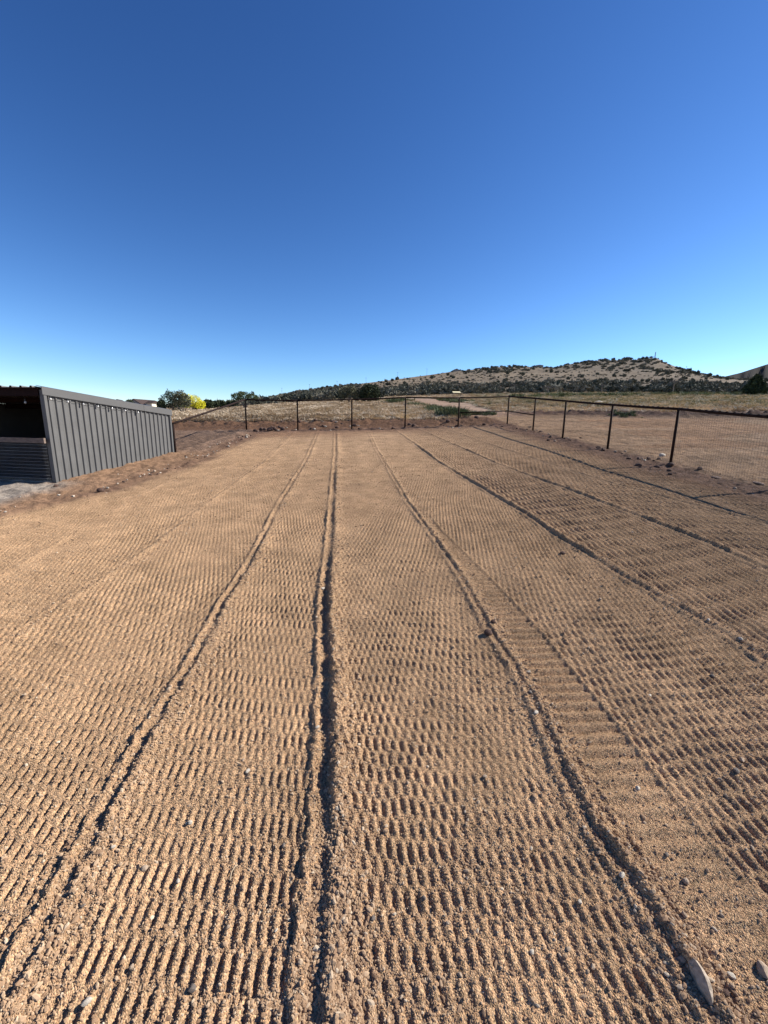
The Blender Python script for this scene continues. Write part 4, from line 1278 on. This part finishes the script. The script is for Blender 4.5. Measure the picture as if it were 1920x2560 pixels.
# ------------------------------------------------------------------ houses, poles, small far things
def house(name, label, px, py, D, wpx_, wall_h, roof_h, depth, yaw, walls, windows=(), peak=None, cat='house', sc=1.0):
    r = ray(px, py); hd = math.hypot(r[0], r[1])
    x, y = r[0] / hd * D, r[1] / hd * D
    z = EYE + D * r[2] / hd
    g = float(hill_z(np.array([x]), np.array([y]))[0]) if D > 134 else gz(x, y)
    z = min(z, g + 1.2) if D < 400 else z
    if peak:
        rp_ = ray(px, peak); z = EYE + D * rp_[2] / math.hypot(rp_[0], rp_[1]) - (wall_h + roof_h + .25) * sc
    w = wpx_ * D / FPX
    h = thing(name, (x, y, z), label, cat)
    h.scale = (sc, sc, sc)
    h.rotation_euler = (0, 0, yaw)
    hw, dp = w / 2, depth / 2
    mb = MB(); mb.box((0, 0, wall_h / 2 - 1.0), (hw, 0, 0), (0, dp, 0), (0, 0, wall_h / 2 + 1.0))
    mb.add([(-hw, -dp, wall_h), (hw, -dp, wall_h), (0, -dp, wall_h + roof_h), (-hw, dp, wall_h), (hw, dp, wall_h), (0, dp, wall_h + roof_h)], [[0, 1, 2], [4, 3, 5]])
    mb.build('wall', walls, h)
    mb = MB(); ov = .5; th_ = .25
    for sgn in (-1, 1):
        e = hw + ov; ez = wall_h - ov * roof_h / hw
        p = [(sgn * e, -dp - ov, ez), (sgn * e, dp + ov, ez), (0, dp + ov, wall_h + roof_h), (0, -dp - ov, wall_h + roof_h)]
        q = [(a, b, c + th_) for a, b, c in p]
        mb.hexa(p + q)
    mb.build('roof', M['roof'], h)
    for (wx, wz, ww, wh, side) in windows:
        mb = MB()
        if side == 'front':
            mb.box((wx, -dp - .03, wz), (ww / 2, 0, 0), (0, .05, 0), (0, 0, wh / 2))
        else:
            mb.box((hw + .03, wx, wz), (.05, 0, 0), (0, ww / 2, 0), (0, 0, wh / 2))
        mb.build('window', M['window'], h)
    return h


h1 = house('house', 'grey house with brown gabled roof and a sunlit cream side, above the shed roof', 363, 1021, 180, 54, 2.0, 2.7, 12, -.18, M['stucco'], ((-1.2, .9, 1.3, .6, 'front'),), peak=999, sc=.84)
mb = MB(); hw = 54 * 180 / FPX / 2
mb.box((hw + 1.5, -3.0, .9), (1.5, 0, 0), (0, 2.2, 0), (0, 0, 2.3)); mb.build('side_wing', M['cream'], h1)
mb = MB(); mb.hexa([(hw, -5.6, 3.2), (hw + 3.3, -5.6, 3.2), (hw + 3.3, -.4, 3.2), (hw, -.4, 3.2), (hw, -3.4, 4.3), (hw + 3.3, -3.4, 4.3), (hw + 3.3, -2.6, 4.3), (hw, -2.6, 4.3)]); mb.build('wing_roof', M['roof'], h1)
mb = MB(); mb.box((hw + 1.5, -5.24, 1.5), (.35, 0, 0), (0, .05, 0), (0, 0, .6)); mb.build('window', M['window'], h1)
mb = MB(); mb.box((-hw - 1.6, 2, 1.4), (2.4, 0, 0), (0, 4, 0), (0, 0, 2.4)); mb.build('rear_wing', M['stucco'], h1)
mb = MB(); mb.hexa([(-hw - 4.4, -2.4, 3.8), (-hw + 3, -2.4, 3.8), (-hw + 3, 6.4, 3.8), (-hw - 4.4, 6.4, 3.8), (-hw - 3.4, 1.6, 5.0), (-hw + 3, 1.6, 5.0), (-hw + 3, 2.4, 5.0), (-hw - 3.4, 2.4, 5.0)]); mb.build('wing_roof', M['roof'], h1)
house('house', 'white gable of a small house peeking over the shed roof', 301, 1017, 220, 30, 1.6, 2.0, 9, .35, M['white'], peak=999)
house('house', 'low dark house on the skyline of the hill, left of the brushy knoll', 1139, 930, 640, 13, 2.0, 2.0, 9, .2, M['stucco'])
house('house', 'flat dark house on the skyline beside the saddle of the hill', 1346, 919, 645, 16, 2.2, .8, 9, 0, M['stucco'])
house('house', 'low dark building on the hilltop left of the mast', 1567, 899, 648, 15, 1.6, .6, 8, 0, M['stucco'])

x, y = at_px(1140, 991); D = math.hypot(x, y)
cs = thing('lean_to', (x, y, gz(x, y)), 'low open lean-to with a bright cream roof in front of the tree belt', 'shed')
w = 9.5 * D / FPX
mb = MB(); mb.hexa([(-w, -1.4, .75), (w, -1.4, .75), (w * 1.05, 1.2, 1.15), (-w * .8, 1.2, 1.15), (-w, -1.4, .85), (w, -1.4, .85), (w * 1.05, 1.2, 1.25), (-w * .8, 1.2, 1.25)]); mb.build('roof', M['creamroof'], cs)
for sx in (-.8, .9):
    for sy, hh in ((-1.2, .78), (1.0, 1.1)):
        MB().tube([(sx * w, sy, -.2), (sx * w, sy, hh)], .06, 6).build('post', M['pole'], cs)


x, y = at_px(1496, 1010)
wr_ = link('pale_boulder', ST['pale_stone'][2]); s_ = 7.5 * math.hypot(x, y) / FPX
wr_.location = (x, y, gz(x, y) + s_ * .3); wr_.scale = (s_ * 1.3, s_, s_ * .8)
tag(wr_, 'whitish boulder lying in the grass beyond the dirt lot, under the far rail', 'boulder')


def pole(px, ytop, ybase, D, label, group='utility poles on and below the hill', skyline=True):
    r = ray(px, ybase); hd = math.hypot(r[0], r[1])
    if skyline:
        x, y = r[0] / hd * D, r[1] / hd * D
        z0 = float(hill_z(np.array([x]), np.array([y]))[0])
    else:
        x, y = at_px(px, ybase); D = math.hypot(x, y)
        z0 = float(hill_z(np.array([x]), np.array([y]))[0]) if D > 134 else gz(x, y)
    rt = ray(px, ytop); zt = EYE + D * rt[2] / math.hypot(rt[0], rt[1])
    t = thing('utility_pole', (x, y, z0), label, 'utility pole', group)
    rad = max(.13, .00028 * D)
    MB().tube([(0, 0, -.5), (0, 0, zt - z0)], [rad, rad * .7], 6).build('pole', M['pole'], t)
    mb = MB(); mb.box((0, 0, (zt - z0) * .93), (1.1, 0, 0), (0, .08, 0), (0, 0, .08)); mb.build('crossarm', M['pole'], t)


for px, yt, yb, D, lab in ((705, 969, 986, 560, 'thin utility pole on the lower left skyline of the hill'), (774, 960, 976, 570, 'thin utility pole on the skyline above the far fence, second from the low end'),
                           (843, 952, 966, 580, 'thin utility pole on the skyline above the loose grey-green tree'), (915, 944, 957, 590, 'thin utility pole on the skyline above the round juniper'), (994, 930, 945, 600, 'thin utility pole on the skyline right of the round juniper'),
                           (1067, 921, 939, 610, 'tallest utility pole on the skyline left of the hilltop house'), (1715, 915, 926, 700, 'small pole on the right flank of the hill below the mast')):
    pole(px, yt, yb, D, lab)
for px, yt, yb, lab in ((1285, 961, 983, 'pole in the tree belt below the middle of the hill'), (1369, 966, 986, 'pole in the tree belt below the saddle'), (1503, 961, 984, 'slim pole in the tree belt below the knoll'),
                        (1681, 951, 986, 'tall pale pole in front of the tree belt at the right'), (1182, 946, 968, 'pole on the pale slope above the cream lean-to'), (1234, 944, 966, 'pole on the pale slope right of the cream lean-to')):
    pole(px, yt, yb, 0, lab, skyline=False)
# mast on the hilltop
r = ray(1637, 896); hd = math.hypot(r[0], r[1]); D = 645
mx_, my_ = r[0] / hd * D, r[1] / hd * D
mz = float(hill_z(np.array([mx_]), np.array([my_]))[0])
mast = thing('radio_mast', (mx_, my_, mz), 'lattice radio mast on the rocky hilltop', 'mast')
hm = EYE + D * (lambda q: q[2] / math.hypot(q[0], q[1]))(ray(1637, 880)) - mz
legs = [(math.cos(a) * .8, math.sin(a) * .8) for a in (0, 2.09, 4.19)]
for lx, ly in legs:
    MB().tube([(lx, ly, -.5), (lx * .3, ly * .3, hm)], .13, 5).build('leg', M['pole'], mast)
mb = MB()
for k in range(9):
    f0, f1 = k / 9, (k + 1) / 9
    for i in range(3):
        a, b = legs[i], legs[(i + 1) % 3]
        s0, s1 = 1 - .7 * f0, 1 - .7 * f1
        mb.tube([(a[0] * s0, a[1] * s0, hm * f0), (b[0] * s1, b[1] * s1, hm * f1)], .06, 4)
mb.build('lattice', M['pole'], mast)
